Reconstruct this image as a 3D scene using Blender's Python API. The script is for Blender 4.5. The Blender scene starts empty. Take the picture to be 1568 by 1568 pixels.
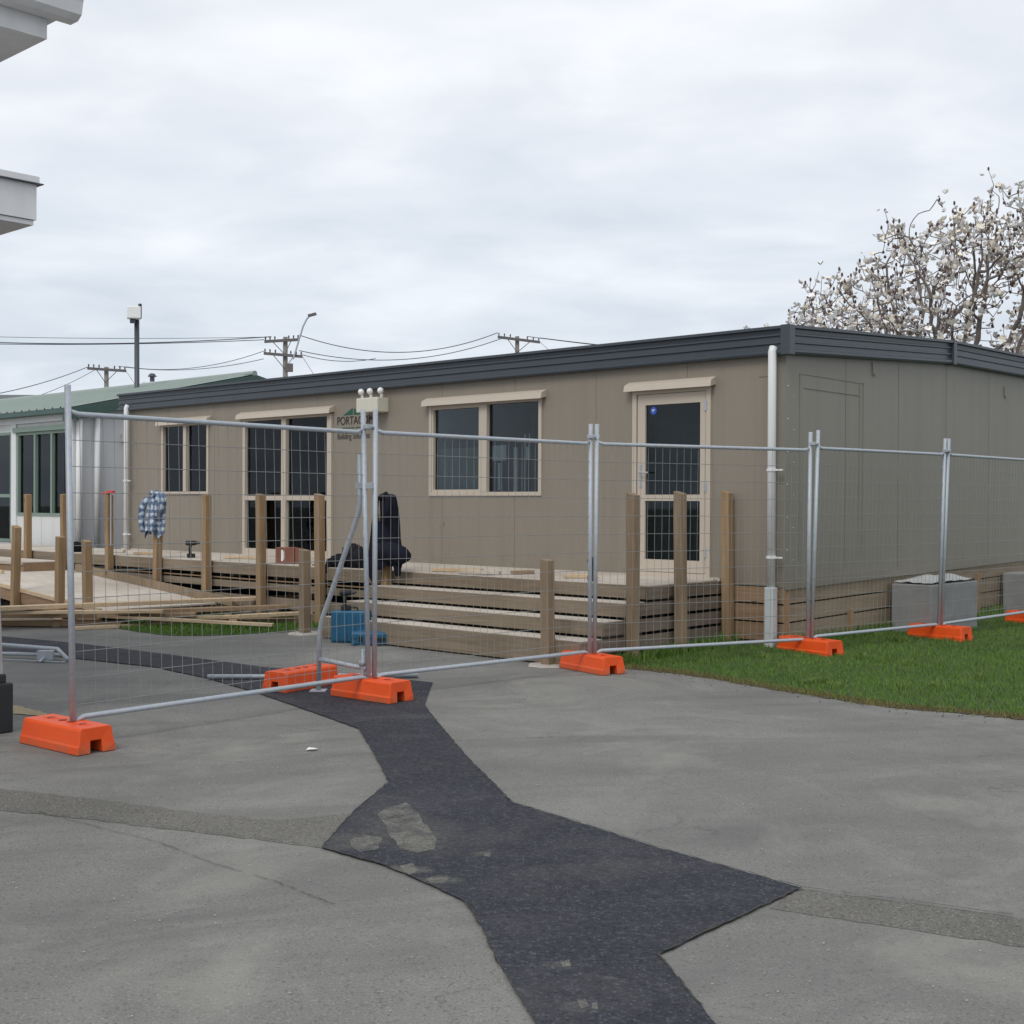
import bpy, math, random
from math import sin, cos, pi, sqrt, hypot, radians, atan2
from mathutils import Vector, Matrix, noise as mnoise
random.seed(11)
R = random.Random(5)
SC = bpy.context.scene
COL = SC.collection

# ------------------------------------------------------------------ survey of the place
FOC, PIT, ROL, H = 1943.2, .0063, .0045, 1.438
CX, CY = 2.652, 12.335                      # near corner of the taupe building
YAW = .7396
A = (-cos(YAW), sin(YAW)); Ee = (sin(YAW), cos(YAW)); Nn = (-sin(YAW), -cos(YAW)); Mm = (cos(YAW), -sin(YAW))
def W(s, n, z=0.0):                          # s along the long front, n outwards from it
    return Vector((CX + A[0]*s + Nn[0]*n, CY + A[1]*s + Nn[1]*n, z))
def WE(t, m, z=0.0):                         # t along the end wall, m outwards from it
    return Vector((CX + Ee[0]*t + Mm[0]*m, CY + Ee[1]*t + Mm[1]*m, z))
def ray(px, py):
    X = (px-784)/FOC; U = (784-py)/FOC
    r = X*cos(ROL)-U*sin(ROL); u = X*sin(ROL)+U*cos(ROL)
    return (r, cos(PIT)+u*sin(PIT), -sin(PIT)+u*cos(PIT))
def gp(px, py, z=0.0):                       # survey sheet -> point on the ground
    r = ray(px, py); t = (z-H)/r[2]
    return Vector((r[0]*t, r[1]*t, z))
def atd(px, py, d):
    r = ray(px, py); t = d/r[1]
    return Vector((r[0]*t, d, H+r[2]*t))
def fn(px, n, py=770):                       # on the line parallel to the front at offset n -> s, depth, z
    r = ray(px, py); P = W(0, n)
    t = (P.x*Nn[0]+P.y*Nn[1])/(r[0]*Nn[0]+r[1]*Nn[1])
    x, y, z = r[0]*t, r[1]*t, H+r[2]*t
    return ((x-P.x)*A[0]+(y-P.y)*A[1], y, z)

# ------------------------------------------------------------------ object helpers
def props(o, label=None, cat=None, group=None, kind=None):
    if label: o['label'] = label
    if cat: o['category'] = cat
    if group: o['group'] = group
    if kind: o['kind'] = kind
    return o
def thing(name, label, cat, loc=(0, 0, 0), rz=0.0, group=None):
    o = bpy.data.objects.new(name, None); COL.objects.link(o)
    o.location = loc; o.rotation_euler = (0, 0, rz); o.empty_display_size = .2
    return props(o, label, cat, group)
def dup(root, loc=None, rot=None, label=None, scale=None):
    r = root.copy(); COL.objects.link(r)
    if loc is not None: r.location = loc
    if rot is not None: r.rotation_euler = rot
    if scale is not None: r.scale = scale
    if label: r['label'] = label
    def kids(src, dst):
        for ch in list(src.children):
            c = ch.copy(); COL.objects.link(c); c.parent = dst
            kids(ch, c)
    kids(root, r)
    return r
def rootloc(o):
    while o.parent: o = o.parent
    return Vector(o.location)

class MB:
    def __init__(s): s.v = []; s.f = []; s.mi = []; s.cur = 0
    def quad(s, *p):
        i = len(s.v); s.v += [tuple(q) for q in p]; s.f.append(tuple(range(i, i+len(p)))); s.mi.append(s.cur)
    def hexa(s, b, t):                        # bottom ring, top ring (ccw from above)
        i = len(s.v); n = len(b); s.v += [tuple(q) for q in b] + [tuple(q) for q in t]
        s.f.append(tuple(reversed(range(i, i+n)))); s.f.append(tuple(range(i+n, i+2*n)))
        for k in range(n):
            k2 = (k+1) % n; s.f.append((i+k, i+k2, i+n+k2, i+n+k))
        s.mi += [s.cur]*(n+2)
    def box(s, c, ux, uy, uz):                # centre and three half-axis vectors
        c = Vector(c); ux, uy, uz = Vector(ux), Vector(uy), Vector(uz)
        b = [c-ux-uy-uz, c+ux-uy-uz, c+ux+uy-uz, c-ux+uy-uz]; t = [q+2*uz for q in b]
        s.hexa(b, t)
    def aab(s, x0, x1, y0, y1, z0, z1):
        s.box(((x0+x1)/2, (y0+y1)/2, (z0+z1)/2), ((x1-x0)/2, 0, 0), (0, (y1-y0)/2, 0), (0, 0, (z1-z0)/2))
    def fr(s, s0, s1, n0, n1, z0, z1):        # box in the front-wall frame
        s.hexa([W(s1, n0, z0), W(s1, n1, z0), W(s0, n1, z0), W(s0, n0, z0)], [W(s1, n0, z1), W(s1, n1, z1), W(s0, n1, z1), W(s0, n0, z1)])
    def fe(s, t0, t1, m0, m1, z0, z1, z0b=None, z1b=None):   # box in the end-wall frame, may slope along t
        z0b = z0 if z0b is None else z0b; z1b = z1 if z1b is None else z1b
        s.hexa([WE(t0, m0, z0), WE(t0, m1, z0), WE(t1, m1, z0b), WE(t1, m0, z0b)], [WE(t0, m0, z1), WE(t0, m1, z1), WE(t1, m1, z1b), WE(t1, m0, z1b)])
    def tube(s, pts, r, n=8, cap=True):
        pts = [Vector(p) for p in pts]; rr = r if isinstance(r, (list, tuple)) else [r]*len(pts)
        prev = None; rings = []
        for k, p in enumerate(pts):
            d = (pts[min(k+1, len(pts)-1)]-pts[max(k-1, 0)]).normalized()
            if prev is None:
                u = d.cross(Vector((0, 0, 1)) if abs(d.z) < .9 else Vector((1, 0, 0))).normalized()
            else:
                u = (prev-d*prev.dot(d)).normalized()
            prev = u; w = d.cross(u); i = len(s.v)
            s.v += [tuple(p+(u*cos(2*pi*q/n)+w*sin(2*pi*q/n))*rr[k]) for q in range(n)]; rings.append(i)
        for a_, b_ in zip(rings, rings[1:]):
            for q in range(n):
                q2 = (q+1) % n; s.f.append((a_+q, a_+q2, b_+q2, b_+q)); s.mi.append(s.cur)
        if cap:
            s.f.append(tuple(reversed(range(rings[0], rings[0]+n)))); s.f.append(tuple(range(rings[-1], rings[-1]+n))); s.mi += [s.cur]*2
    def ball(s, c, r, nu=10, nv=7, fn_=None):
        c = Vector(c); r = Vector(r) if not isinstance(r, (int, float)) else Vector((r, r, r)); i = len(s.v)
        for a_ in range(nv+1):
            th = pi*a_/nv
            for b_ in range(nu):
                ph = 2*pi*b_/nu; d = Vector((sin(th)*cos(ph), sin(th)*sin(ph), cos(th)))
                k = fn_(d) if fn_ else 1
                s.v.append(tuple(c+Vector((d.x*r.x, d.y*r.y, d.z*r.z))*k))
        for a_ in range(nv):
            for b_ in range(nu):
                b2 = (b_+1) % nu; s.f.append((i+a_*nu+b_, i+(a_+1)*nu+b_, i+(a_+1)*nu+b2, i+a_*nu+b2)); s.mi.append(s.cur)
    def rings(s, rings, closed=True, caps=True):
        n = len(rings[0]); i = len(s.v)
        for r in rings: s.v += [tuple(p) for p in r]
        for k in range(len(rings)-1):
            for q in range(n if closed else n-1):
                q2 = (q+1) % n; s.f.append((i+k*n+q, i+k*n+q2, i+(k+1)*n+q2, i+(k+1)*n+q)); s.mi.append(s.cur)
        if caps and closed:
            s.f.append(tuple(reversed(range(i, i+n)))); s.f.append(tuple(range(i+(len(rings)-1)*n, i+len(rings)*n))); s.mi += [s.cur]*2
    def build(s, name, mats, parent=None, loc=None, world=True, smooth=False, bevel=0, sub=0):
        me = bpy.data.meshes.new(name)
        off = Vector((0, 0, 0))
        if parent is not None and world: off = rootloc(parent)
        elif parent is None and loc is not None and world: off = Vector(loc)
        me.from_pydata([(v[0]-off.x, v[1]-off.y, v[2]-off.z) for v in s.v], [], s.f)
        mats = mats if isinstance(mats, (list, tuple)) else [mats]
        for m in mats: me.materials.append(m)
        if len(mats) > 1:
            for p, k in zip(me.polygons, s.mi): p.material_index = k
        if smooth: me.polygons.foreach_set('use_smooth', [True]*len(me.polygons))
        me.update()
        o = bpy.data.objects.new(name, me); COL.objects.link(o)
        if parent is not None: o.parent = parent
        elif loc is not None: o.location = loc
        if bevel:
            b = o.modifiers.new('bevel', 'BEVEL'); b.width = bevel; b.segments = 2; b.limit_method = 'ANGLE'
        if sub:
            m = o.modifiers.new('sub', 'SUBSURF'); m.levels = sub; m.render_levels = sub
        return o

def build_each(b, name, mats, parent, **k):
    """link every separate solid collected in b as an object of its own"""
    par = list(range(len(b.v)))
    def fd(x):
        while par[x] != x: par[x] = par[par[x]]; x = par[x]
        return x
    for f in b.f:
        for q in f[1:]: par[fd(q)] = fd(f[0])
    gr = {}
    for i, f in enumerate(b.f): gr.setdefault(fd(f[0]), []).append(i)
    out = []
    for ids in gr.values():
        m = MB(); mp = {}
        for i in ids:
            f = []
            for q in b.f[i]:
                if q not in mp: mp[q] = len(m.v); m.v.append(b.v[q])
                f.append(mp[q])
            m.f.append(tuple(f)); m.mi.append(b.mi[i])
        out.append(m.build(name, mats, parent, **k))
    return out

# ------------------------------------------------------------------ materials
class NT:
    def __init__(s, name):
        s.m = bpy.data.materials.new(name); s.m.use_nodes = True; s.t = s.m.node_tree; s.t.nodes.clear()
        s.out = s.n('ShaderNodeOutputMaterial'); s.b = s.n('ShaderNodeBsdfPrincipled')
        s.l(s.b.outputs[0], s.out.inputs[0])
        s.pos = s.n('ShaderNodeNewGeometry').outputs['Position']
    def n(s, t, **k):
        x = s.t.nodes.new(t)
        for a_, b_ in k.items(): setattr(x, a_, b_)
        return x
    def l(s, a_, b_): s.t.links.new(a_, b_)
    def vec(s, scale=(1, 1, 1), rot=0.0, src=None):
        mp = s.n('ShaderNodeMapping'); mp.vector_type = 'POINT'
        mr = s.n('ShaderNodeMapping'); mr.inputs['Rotation'].default_value = (0, 0, rot)
        s.l(src or s.pos, mr.inputs[0]); s.l(mr.outputs[0], mp.inputs[0]); mp.inputs['Scale'].default_value = scale
        return mp.outputs[0]
    def noise(s, scale, detail=3, vec=None, rough=.55, dist=0.0):
        x = s.n('ShaderNodeTexNoise'); x.inputs['Scale'].default_value = scale; x.inputs['Detail'].default_value = detail
        x.inputs['Roughness'].default_value = rough; x.inputs['Distortion'].default_value = dist
        s.l(vec or s.pos, x.inputs['Vector']); return x.outputs['Fac']
    def voro(s, scale, vec=None, feature='F1', out='Distance'):
        x = s.n('ShaderNodeTexVoronoi', feature=feature); x.inputs['Scale'].default_value = scale
        s.l(vec or s.pos, x.inputs['Vector']); return x.outputs[out]
    def ramp(s, fac, stops):
        x = s.n('ShaderNodeValToRGB'); s.l(fac, x.inputs[0]); e = x.color_ramp.elements
        while len(e) < len(stops): e.new(.5)
        for q, (p, c) in zip(e, stops):
            q.position = p; q.color = (*(c if isinstance(c, (tuple, list)) else (c, c, c)), 1)
        return x.outputs[0]
    def mix(s, fac, a_, b_, mode='MIX'):
        x = s.n('ShaderNodeMix', data_type='RGBA', blend_type=mode)
        for v, i in ((fac, 0), (a_, 6), (b_, 7)):
            if hasattr(v, 'links') or hasattr(v, 'is_linked'): s.l(v, x.inputs[i])
            elif i == 0: x.inputs[0].default_value = v
            else: x.inputs[i].default_value = (*v, 1) if len(v) == 3 else v
        return x.outputs[2]
    def math(s, op, a_, b_=0.0, c_=None, clamp=False):
        x = s.n('ShaderNodeMath', operation=op, use_clamp=clamp)
        for i, v in enumerate((a_, b_, c_)):
            if v is None: continue
            if isinstance(v, (int, float)): x.inputs[i].default_value = v
            else: s.l(v, x.inputs[i])
        return x.outputs[0]
    def bump(s, h, strength=.3, dist=.01):
        x = s.n('ShaderNodeBump'); x.inputs['Strength'].default_value = strength; x.inputs['Distance'].default_value = dist
        s.l(h, x.inputs['Height']); s.l(x.outputs[0], s.b.inputs['Normal'])
    def set(s, col=None, rough=.6, metal=0.0, spec=.5):
        if col is not None:
            if isinstance(col, (tuple, list)): s.b.inputs['Base Color'].default_value = (*col, 1)
            else: s.l(col, s.b.inputs['Base Color'])
        if isinstance(rough, (int, float)): s.b.inputs['Roughness'].default_value = rough
        else: s.l(rough, s.b.inputs['Roughness'])
        s.b.inputs['Metallic'].default_value = metal; s.b.inputs['Specular IOR Level'].default_value = spec
        return s.m

def mul(c, k): return tuple(min(1, x*k) for x in c)
def m_paint(name, col, rough=.5, var=.12, scale=1.5, spec=.4, streak=True):
    t = NT(name)
    n1 = t.noise(scale, 4); n2 = t.noise(1, 4, t.vec((9, 9, .7)))
    c = t.mix(n1, mul(col, 1-var), mul(col, 1+var))
    if streak: c = t.mix(t.math('MULTIPLY', t.ramp(n2, [(.45, 0.0), (.75, 1.0)]), .35), c, mul(col, .72))
    t.bump(t.noise(40, 2), .04, .004)
    return t.set(c, rough, 0, spec)
def m_clad(name, col, zlow):
    """painted sheet: faint drip streaks, uneven fade, splash dirt near its foot"""
    t = NT(name)
    big = t.noise(.55, 5, rough=.6); st = t.noise(1, 5, t.vec((7, 7, .35)), .6); st2 = t.noise(1, 3, t.vec((30, 30, .8)))
    c = t.mix(big, mul(col, .93), mul(col, 1.07))
    c = t.mix(t.math('MULTIPLY', t.ramp(st, [(.46, 0.0), (.70, 1.0)]), .28), c, mul(col, .7))
    c = t.mix(t.math('MULTIPLY', st2, .10), c, mul(col, 1.35))
    sx = t.n('ShaderNodeSeparateXYZ'); t.l(t.pos, sx.inputs[0])
    h = t.math('MULTIPLY', t.math('SUBTRACT', zlow+.55, sx.outputs[2]), 1.7, clamp=True)
    d = t.math('MULTIPLY', t.math('MULTIPLY', h, h), t.ramp(t.noise(3.5, 5, t.vec((1, 1, .6)), .7), [(.35, .15), (.7, 1.0)]))
    c = t.mix(t.math('MULTIPLY', d, .65), c, (.17, .14, .105))
    top = t.math('MULTIPLY', t.math('SUBTRACT', sx.outputs[2], 2.55), 1.6, clamp=True)
    c = t.mix(t.math('MULTIPLY', top, .12), c, mul(col, .6))
    t.bump(t.noise(2.2, 3, t.vec((1, 1, .4))), .12, .02)
    return t.set(c, .48, 0, .4)
def m_wood(name, col, dark, ang=0.0, vertical=False, rough=.75, scale=1.0):
    t = NT(name)
    sc = (14, 14, 1.1) if vertical else (1.1, 22, 22)
    v = t.vec(tuple(x*scale for x in sc), ang)
    g = t.noise(1.6, 6, v, .6, .6); g2 = t.noise(7, 3, v)
    big = t.noise(.9, 3)
    c = t.mix(t.ramp(g, [(.3, 0.0), (.7, 1.0)]), dark, col)
    c = t.mix(t.math('MULTIPLY', g2, .5), c, mul(col, 1.2))
    c = t.mix(t.ramp(big, [(.4, 0.0), (.7, .45)]), c, (.42, .38, .34), 'MULTIPLY')
    kn = t.voro(2.3, t.vec((1, 1, .5) if vertical else (.5, 1.4, 1.4), ang))
    c = t.mix(t.ramp(kn, [(.035, 1.0), (.075, 0.0)]), c, mul(dark, .45))
    t.bump(g, .3, .004)
    return t.set(c, rough, 0, .25)
def m_simple(name, col, rough=.5, metal=0.0, spec=.4, var=.1, scale=12, bump=0.0):
    t = NT(name); n = t.noise(scale, 4)
    c = t.mix(n, mul(col, 1-var), mul(col, 1+var))
    if bump: t.bump(t.noise(scale*2, 3), bump, .01)
    return t.set(c, rough, metal, spec)

ANG = YAW           # rotating world by +YAW puts direction A on -x axis
M = {}
ZBASE = .65
# --- old asphalt
def asphalt_base(t, lo, hi, agg=1.0, specks=.26):
    big = t.noise(.35, 5, rough=.6, dist=.6); mid = t.noise(1.7, 5, rough=.65, dist=.4); fine = t.noise(95, 3, rough=.7)
    c = t.mix(t.ramp(big, [(.32, 0.0), (.68, 1.0)]), lo, hi)
    c = t.mix(t.math('MULTIPLY', t.ramp(mid, [(.42, 0.0), (.72, 1.0)]), .35), c, mul(lo, .78))
    c = t.mix(t.math('MULTIPLY', t.ramp(fine, [(.35, 1.0), (.6, 0.0)]), .55*agg), c, mul(lo, .52))
    gr_ = t.noise(150, 2, rough=.8)
    c = t.mix(t.math('MULTIPLY', t.ramp(gr_, [(.50, 0.0), (.66, 1.0)]), .38*agg), c, mul(hi, 1.45))
    c = t.mix(t.math('MULTIPLY', t.ramp(gr_, [(.34, 1.0), (.48, 0.0)]), .45*agg), c, mul(lo, .5))
    v1 = t.voro(75); col = t.voro(75, out='Color')
    r = t.n('ShaderNodeSeparateColor'); t.l(col, r.inputs[0])
    sel = t.ramp(r.outputs[0], [(.80, 0.0), (.86, 1.0)])
    c = t.mix(t.math('MULTIPLY', t.math('MULTIPLY', t.ramp(v1, [(.3, 1.0), (.5, 0.0)]), sel), specks*agg), c, mul(hi, 1.75))
    sel2 = t.ramp(r.outputs[1], [(.78, 0.0), (.84, 1.0)])
    c = t.mix(t.math('MULTIPLY', t.math('MULTIPLY', t.ramp(v1, [(.35, 1.0), (.55, 0.0)]), sel2), .6*agg), c, mul(lo, .4))
    return c, v1, fine, mid
def m_asphalt():
    t = NT('weathered_asphalt')
    c, v1, fine, mid = asphalt_base(t, (.172, .168, .158), (.262, .257, .243), .72)
    # worn streaks left by tyres and sweeping
    st = t.noise(1.0, 5, t.vec((.35, 1.6, 1), -.25), .6, 1.2)
    c = t.mix(t.math('MULTIPLY', t.ramp(st, [(.46, 0.0), (.66, 1.0)]), .46), c, (.115, .114, .110))
    # lichen / dust blotches
    bl = t.noise(.8, 6, rough=.7, dist=1.0)
    c = t.mix(t.math('MULTIPLY', t.ramp(bl, [(.50, 0.0), (.70, 1.0)]), .42), c, (.33, .325, .285))
    sm = t.noise(.55, 6, rough=.72, dist=.7, vec=t.vec((1, 1, 1), .4))
    c = t.mix(t.math('MULTIPLY', t.ramp(sm, [(.53, 0.0), (.66, 1.0)]), .22), c, (.10, .102, .10))
    sp_ = t.noise(9, 5, rough=.8)
    c = t.mix(t.math('MULTIPLY', t.ramp(sp_, [(.56, 0.0), (.72, 1.0)]), .30), c, (.11, .11, .105))
    # hairline cracks
    dv = t.n('ShaderNodeVectorMath', operation='ADD'); nz = t.n('ShaderNodeTexNoise'); nz.inputs['Scale'].default_value = 2.2; nz.inputs['Detail'].default_value = 5
    t.l(t.pos, nz.inputs['Vector']); t.l(nz.outputs['Color'], dv.inputs[0]); t.l(t.pos, dv.inputs[1])
    cr = t.voro(.55, dv.outputs[0], 'DISTANCE_TO_EDGE')
    gate = t.ramp(t.noise(.5, 3), [(.52, 0.0), (.6, 1.0)])
    crk = t.math('MULTIPLY', t.ramp(cr, [(.0, 1.0), (.006, 0.0)]), gate)
    c = t.mix(t.math('MULTIPLY', crk, .35), c, (.05, .05, .05))
    hgt = t.math('SUBTRACT', t.math('ADD', t.math('MULTIPLY', v1, .8), fine), crk)
    t.bump(hgt, .35, .006)
    return t.set(c, .93, 0, .2)
def m_newasphalt():
    t = NT('fresh_asphalt')
    c, v1, fine, mid = asphalt_base(t, (.026, .028, .036), (.048, .051, .065), 1.25, .9)
    # dusty scuffs where spoil was dumped and swept (real dirt on the seal)
    spots = [(gp(625, 1272), .22, .45, .42, .42), (gp(540, 1290), .2, .14, .2, .5), (gp(625, 1335), .08, .05, 0, .8), (gp(676, 1350), .10, .05, 0, .6),
             (gp(690, 1500), .10, .05, .3, .35), (gp(890, 1545), .06, .04, .3, .5), (gp(860, 1483), .05, .04, .3, .4), (gp(740, 1312), .07, .05, .3, .45), (gp(700, 1290), .35, .12, .2, .2), (gp(930, 1335), .4, .15, .2, .22), (gp(600, 1100), .5, .1, .2, .2)]
    tot = None
    wob = t.n('ShaderNodeTexNoise'); wob.inputs['Scale'].default_value = 6; wob.inputs['Detail'].default_value = 5; t.l(t.pos, wob.inputs['Vector'])
    wv = t.n('ShaderNodeVectorMath', operation='MULTIPLY_ADD'); t.l(wob.outputs['Color'], wv.inputs[0]); wv.inputs[1].default_value = (.16, .16, 0); 
    sub = t.n('ShaderNodeVectorMath', operation='SUBTRACT'); t.l(t.pos, sub.inputs[0]); sub.inputs[1].default_value = (.08, .08, 0); t.l(sub.outputs[0], wv.inputs[2])
    for p, rx, ry, an, k in spots:
        mp = t.n('ShaderNodeMapping'); mp.vector_type = 'TEXTURE'; mp.inputs['Location'].default_value = (p.x, p.y, 0); mp.inputs['Rotation'].default_value = (0, 0, an); mp.inputs['Scale'].default_value = (rx, ry, 1000)
        t.l(wv.outputs[0], mp.inputs[0])
        sx = t.n('ShaderNodeSeparateXYZ'); t.l(mp.outputs[0], sx.inputs[0])
        q = 4 if k == 1.0 else 2
        dd = t.math('ADD', t.math('POWER', t.math('ABSOLUTE', sx.outputs[0]), q), t.math('POWER', t.math('ABSOLUTE', sx.outputs[1]), q))
        mk = t.math('MULTIPLY', t.math('SUBTRACT', 1.15, dd, clamp=True), k)
        tot = mk if tot is None else t.math('MAXIMUM', tot, mk)
    grit = t.ramp(t.noise(45, 4, rough=.7), [(.36, .25), (.6, 1.0)])
    tot = t.math('MULTIPLY', t.math('MULTIPLY', tot, grit), t.ramp(t.noise(5, 4), [(.3, .45), (.6, 1.0)]))
    c = t.mix(t.math('MULTIPLY', tot, .8), c, (.21, .20, .165))
    co_ = t.ramp(t.noise(38, 4, rough=.75), [(.52, 0.0), (.68, .5)])
    c = t.mix(co_, c, (.125, .128, .14))
    dust = t.ramp(t.noise(2.2, 6, rough=.75, dist=.8), [(.48, 0.0), (.78, .38)])
    c = t.mix(dust, c, (.12, .12, .118))
    t.bump(t.math('ADD', v1, fine), .7, .009)
    return t.set(c, .88, 0, .3)
def m_patch():
    t = NT('old_patched_asphalt')
    c, v1, fine, mid = asphalt_base(t, (.135, .131, .119), (.215, .208, .188), 1.0, .4)
    t.bump(t.math('ADD', v1, fine), .6, .009)
    return t.set(c, .93, 0, .2)
M['asphalt'] = m_asphalt(); M['new_asphalt'] = m_newasphalt(); M['patch'] = m_patch()
def m_crackline():
    t = NT('crack_tar'); return t.set(t.mix(t.noise(30, 3), (.045, .045, .045), (.1, .098, .09)), .95, 0, .1)
M['tar'] = m_crackline()
def m_grass(name, tip):
    t = NT(name)
    n1 = t.noise(.9, 4); n2 = t.noise(22, 3); n3 = t.noise(4.5, 4)
    c = t.mix(t.ramp(n1, [(.3, 0.0), (.7, 1.0)]), (.050, .118, .019), (.115, .212, .034))
    c = t.mix(t.math('MULTIPLY', n2, .7), c, mul((.135, .225, .048), tip))
    c = t.mix(t.ramp(n3, [(.55, 0.0), (.72, .55)]), c, (.17, .20, .06))
    return t.set(c, .7, 0, .2)
M['turf'] = m_simple('turf_soil', (.05, .08, .024), .95, var=.4, scale=30); M['blade'] = m_grass('grass_blade', 1.0)
M['clump'] = m_simple('clump_blade', (.13, .20, .045), .75, var=.3, scale=3)
M['dryblade'] = m_simple('dry_grass_blade', (.16, .145, .05), .8, var=.4, scale=8)
M['soil'] = m_simple('bare_soil', (.085, .062, .042), .95, var=.45, scale=25, bump=.6)
M['clad'] = m_clad('taupe_cladding', (.252, .219, .176), ZBASE)
M['cladend'] = m_clad('shaded_taupe_cladding', (.218, .206, .172), ZBASE)  # same paint as the front; the end wall's greyer light is in the colour
M['cladjoint'] = m_simple('cladding_joint', (.17, .15, .125), .8)
M['fascia'] = m_paint('charcoal_steel', (.052, .064, .078), .38, .10, 2, .5, False)
M['roof'] = m_paint('charcoal_roof', (.06, .07, .08), .5, .1, 2)
M['joinery'] = m_paint('beige_joinery', (.505, .44, .365), .45, .05, 3, .4, False)
M['white'] = m_paint('white_paint', (.72, .73, .74), .45, .05, 3, .4)
M['whitepipe'] = m_simple('white_plastic_pipe', (.74, .75, .75), .5, spec=.35, var=.05, scale=4)
M['grip'] = m_simple('rubber_black', (.018, .018, .019), .55, var=.2)
M['post'] = m_wood('treated_post', (.355, .245, .14), (.20, .13, .07), 0, True)
M['postgrey'] = m_wood('weathered_post', (.31, .235, .155), (.17, .125, .085), 0, True)
M['riser'] = m_wood('weathered_board', (.275, .224, .165), (.155, .12, .083), ANG)
M['riserside'] = m_wood('weathered_side_board', (.235, .19, .15), (.13, .10, .075), ANG+pi/2)
M['brown'] = m_wood('brown_board', (.33, .225, .14), (.19, .12, .07), ANG)
M['tread'] = m_wood('pale_decking', (.60, .55, .485), (.40, .35, .29), ANG)
M['plank'] = m_wood('fresh_plank', (.63, .50, .345), (.44, .31, .18), .05, scale=.7)
M['plankdark'] = m_wood('brown_plank', (.36, .26, .165), (.22, .145, .085), .05)
M['baseend'] = m_wood('base_board', (.315, .255, .18), (.20, .155, .105), ANG+pi/2)
def m_galv():
    t = NT('galvanised_steel'); n = t.noise(25, 4); v = t.voro(60, out='Color')
    c = t.mix(n, (.36, .40, .44), (.52, .56, .60)); c = t.mix(.12, c, v, 'MULTIPLY')
    return t.set(c, t.math('MULTIPLY_ADD', n, .25, .42), .3, .5)
M['galv'] = m_galv()
M['wire'] = m_simple('galvanised_wire', (.25, .26, .26), .5, .3, .5, .15, 20)
def m_orange():
    t = NT('orange_plastic'); n = t.noise(5, 5, rough=.65); sc = t.noise(40, 3, t.vec((1, 1, 4)))
    c = t.mix(n, (.68, .066, .005), (.84, .100, .009))
    sx = t.n('ShaderNodeSeparateXYZ'); t.l(t.pos, sx.inputs[0])
    low = t.math('MULTIPLY', t.math('SUBTRACT', .075, sx.outputs[2]), 14, clamp=True)
    d = t.math('MULTIPLY', low, t.ramp(t.noise(9, 5, rough=.7), [(.35, 0.0), (.65, .75)]))
    c = t.mix(d, c, (.24, .14, .08))
    c = t.mix(t.ramp(sc, [(.64, 0.0), (.74, .35)]), c, (.80, .30, .16))
    t.bump(n, .08, .01)
    return t.set(c, t.math('MULTIPLY_ADD', n, .3, .35), 0, .45)
M['orange'] = m_orange()
M['orangeb'] = m_simple('orange_plastic_shade', (.30, .022, .006), .6, var=.1)
M['blue'] = m_simple('blue_plastic', (.012, .105, .20), .4, spec=.5, var=.12, scale=10)
M['darkcloth'] = m_simple('navy_cloth', (.012, .013, .022), .9, spec=.15, var=.35, scale=25, bump=.3)
M['blackbag'] = m_simple('black_canvas', (.013, .013, .017), .8, spec=.2, var=.4, scale=30, bump=.3)
M['concrete'] = m_simple('grey_concrete', (.255, .262, .258), .9, spec=.2, var=.22, scale=5, bump=.25)
M['padconc'] = m_simple('pale_concrete', (.42, .40, .36), .9, spec=.2, var=.2, scale=14, bump=.3)
M['greenroof'] = m_paint('sage_green_roof', (.26, .315, .285), .4, .1, 2, .5)
M['darkgreen'] = m_paint('dark_green_steel', (.055, .105, .092), .45, .1, 2, .4)
M['sage'] = m_paint('sage_joinery', (.20, .27, .225), .45, .06, 3, .4, False)
M['shadedwall'] = m_paint('shaded_white_wall', (.66, .68, .70), .7, .03, 1, .2, False)  # end face of the white wall, cool shade tint put into the colour
M['whitewall'] = m_paint('white_wall_sheet', (.66, .67, .66), .55, .05, 1)
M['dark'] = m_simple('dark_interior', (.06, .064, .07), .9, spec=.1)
M['curtain'] = m_simple('charcoal_curtain', (.125, .135, .14), .9, spec=.1, var=.2)  # tone raised to stand in for reflections in the panes
M['curtaing'] = m_simple('grey_green_blind', (.26, .29, .27), .9, spec=.1, var=.12)  # blind tone likewise lifted in place of pane reflections
M['whiteitem'] = m_simple('white_reflection_print', (.85, .90, .90), .6, var=.08)  # stands in for white pane reflections; also the carton print
M['red'] = m_simple('red_plastic', (.62, .03, .025), .4, spec=.5)
M['carton'] = m_simple('red_brown_carton', (.23, .095, .065), .8, var=.15)
M['concrete_pipe'] = m_simple('grey_plastic_pipe', (.50, .52, .53), .5, var=.08)
M['cream'] = m_simple('cream_plastic', (.62, .60, .50), .45, spec=.4, var=.06)
M['gwhite'] = m_simple('white_lens', (.80, .80, .78), .25, spec=.6, var=.03)
M['text'] = m_simple('black_lettering', (.035, .03, .03), .7)
M['textgrey'] = m_simple('grey_lettering', (.075, .065, .06), .7)
M['logogreen'] = m_simple('green_emblem', (.02, .10, .065), .6)
M['polewood'] = m_wood('pole_timber', (.26, .25, .235), (.17, .16, .15), 0, True)
M['polearm'] = m_simple('crossarm_timber', (.13, .12, .12), .8, var=.2)
M['linewire'] = m_simple('power_line', (.10, .105, .12), .7)
M['pole'] = m_simple('dark_steel_pole', (.07, .075, .09), .45, .3)
M['bark'] = m_wood('magnolia_bark', (.24, .205, .19), (.12, .10, .09), 0, True)
M['petal'] = m_simple('pale_petal', (.90, .85, .84), .7, spec=.2, var=.18, scale=3)
M['petalc'] = m_simple('cream_petal', (.82, .76, .66), .7, spec=.2, var=.2, scale=3)
M['bud'] = m_simple('brown_bud', (.10, .06, .055), .8, var=.3, scale=9)
M['sticker'] = m_simple('blue_sticker', (.03, .09, .42), .5)
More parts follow.
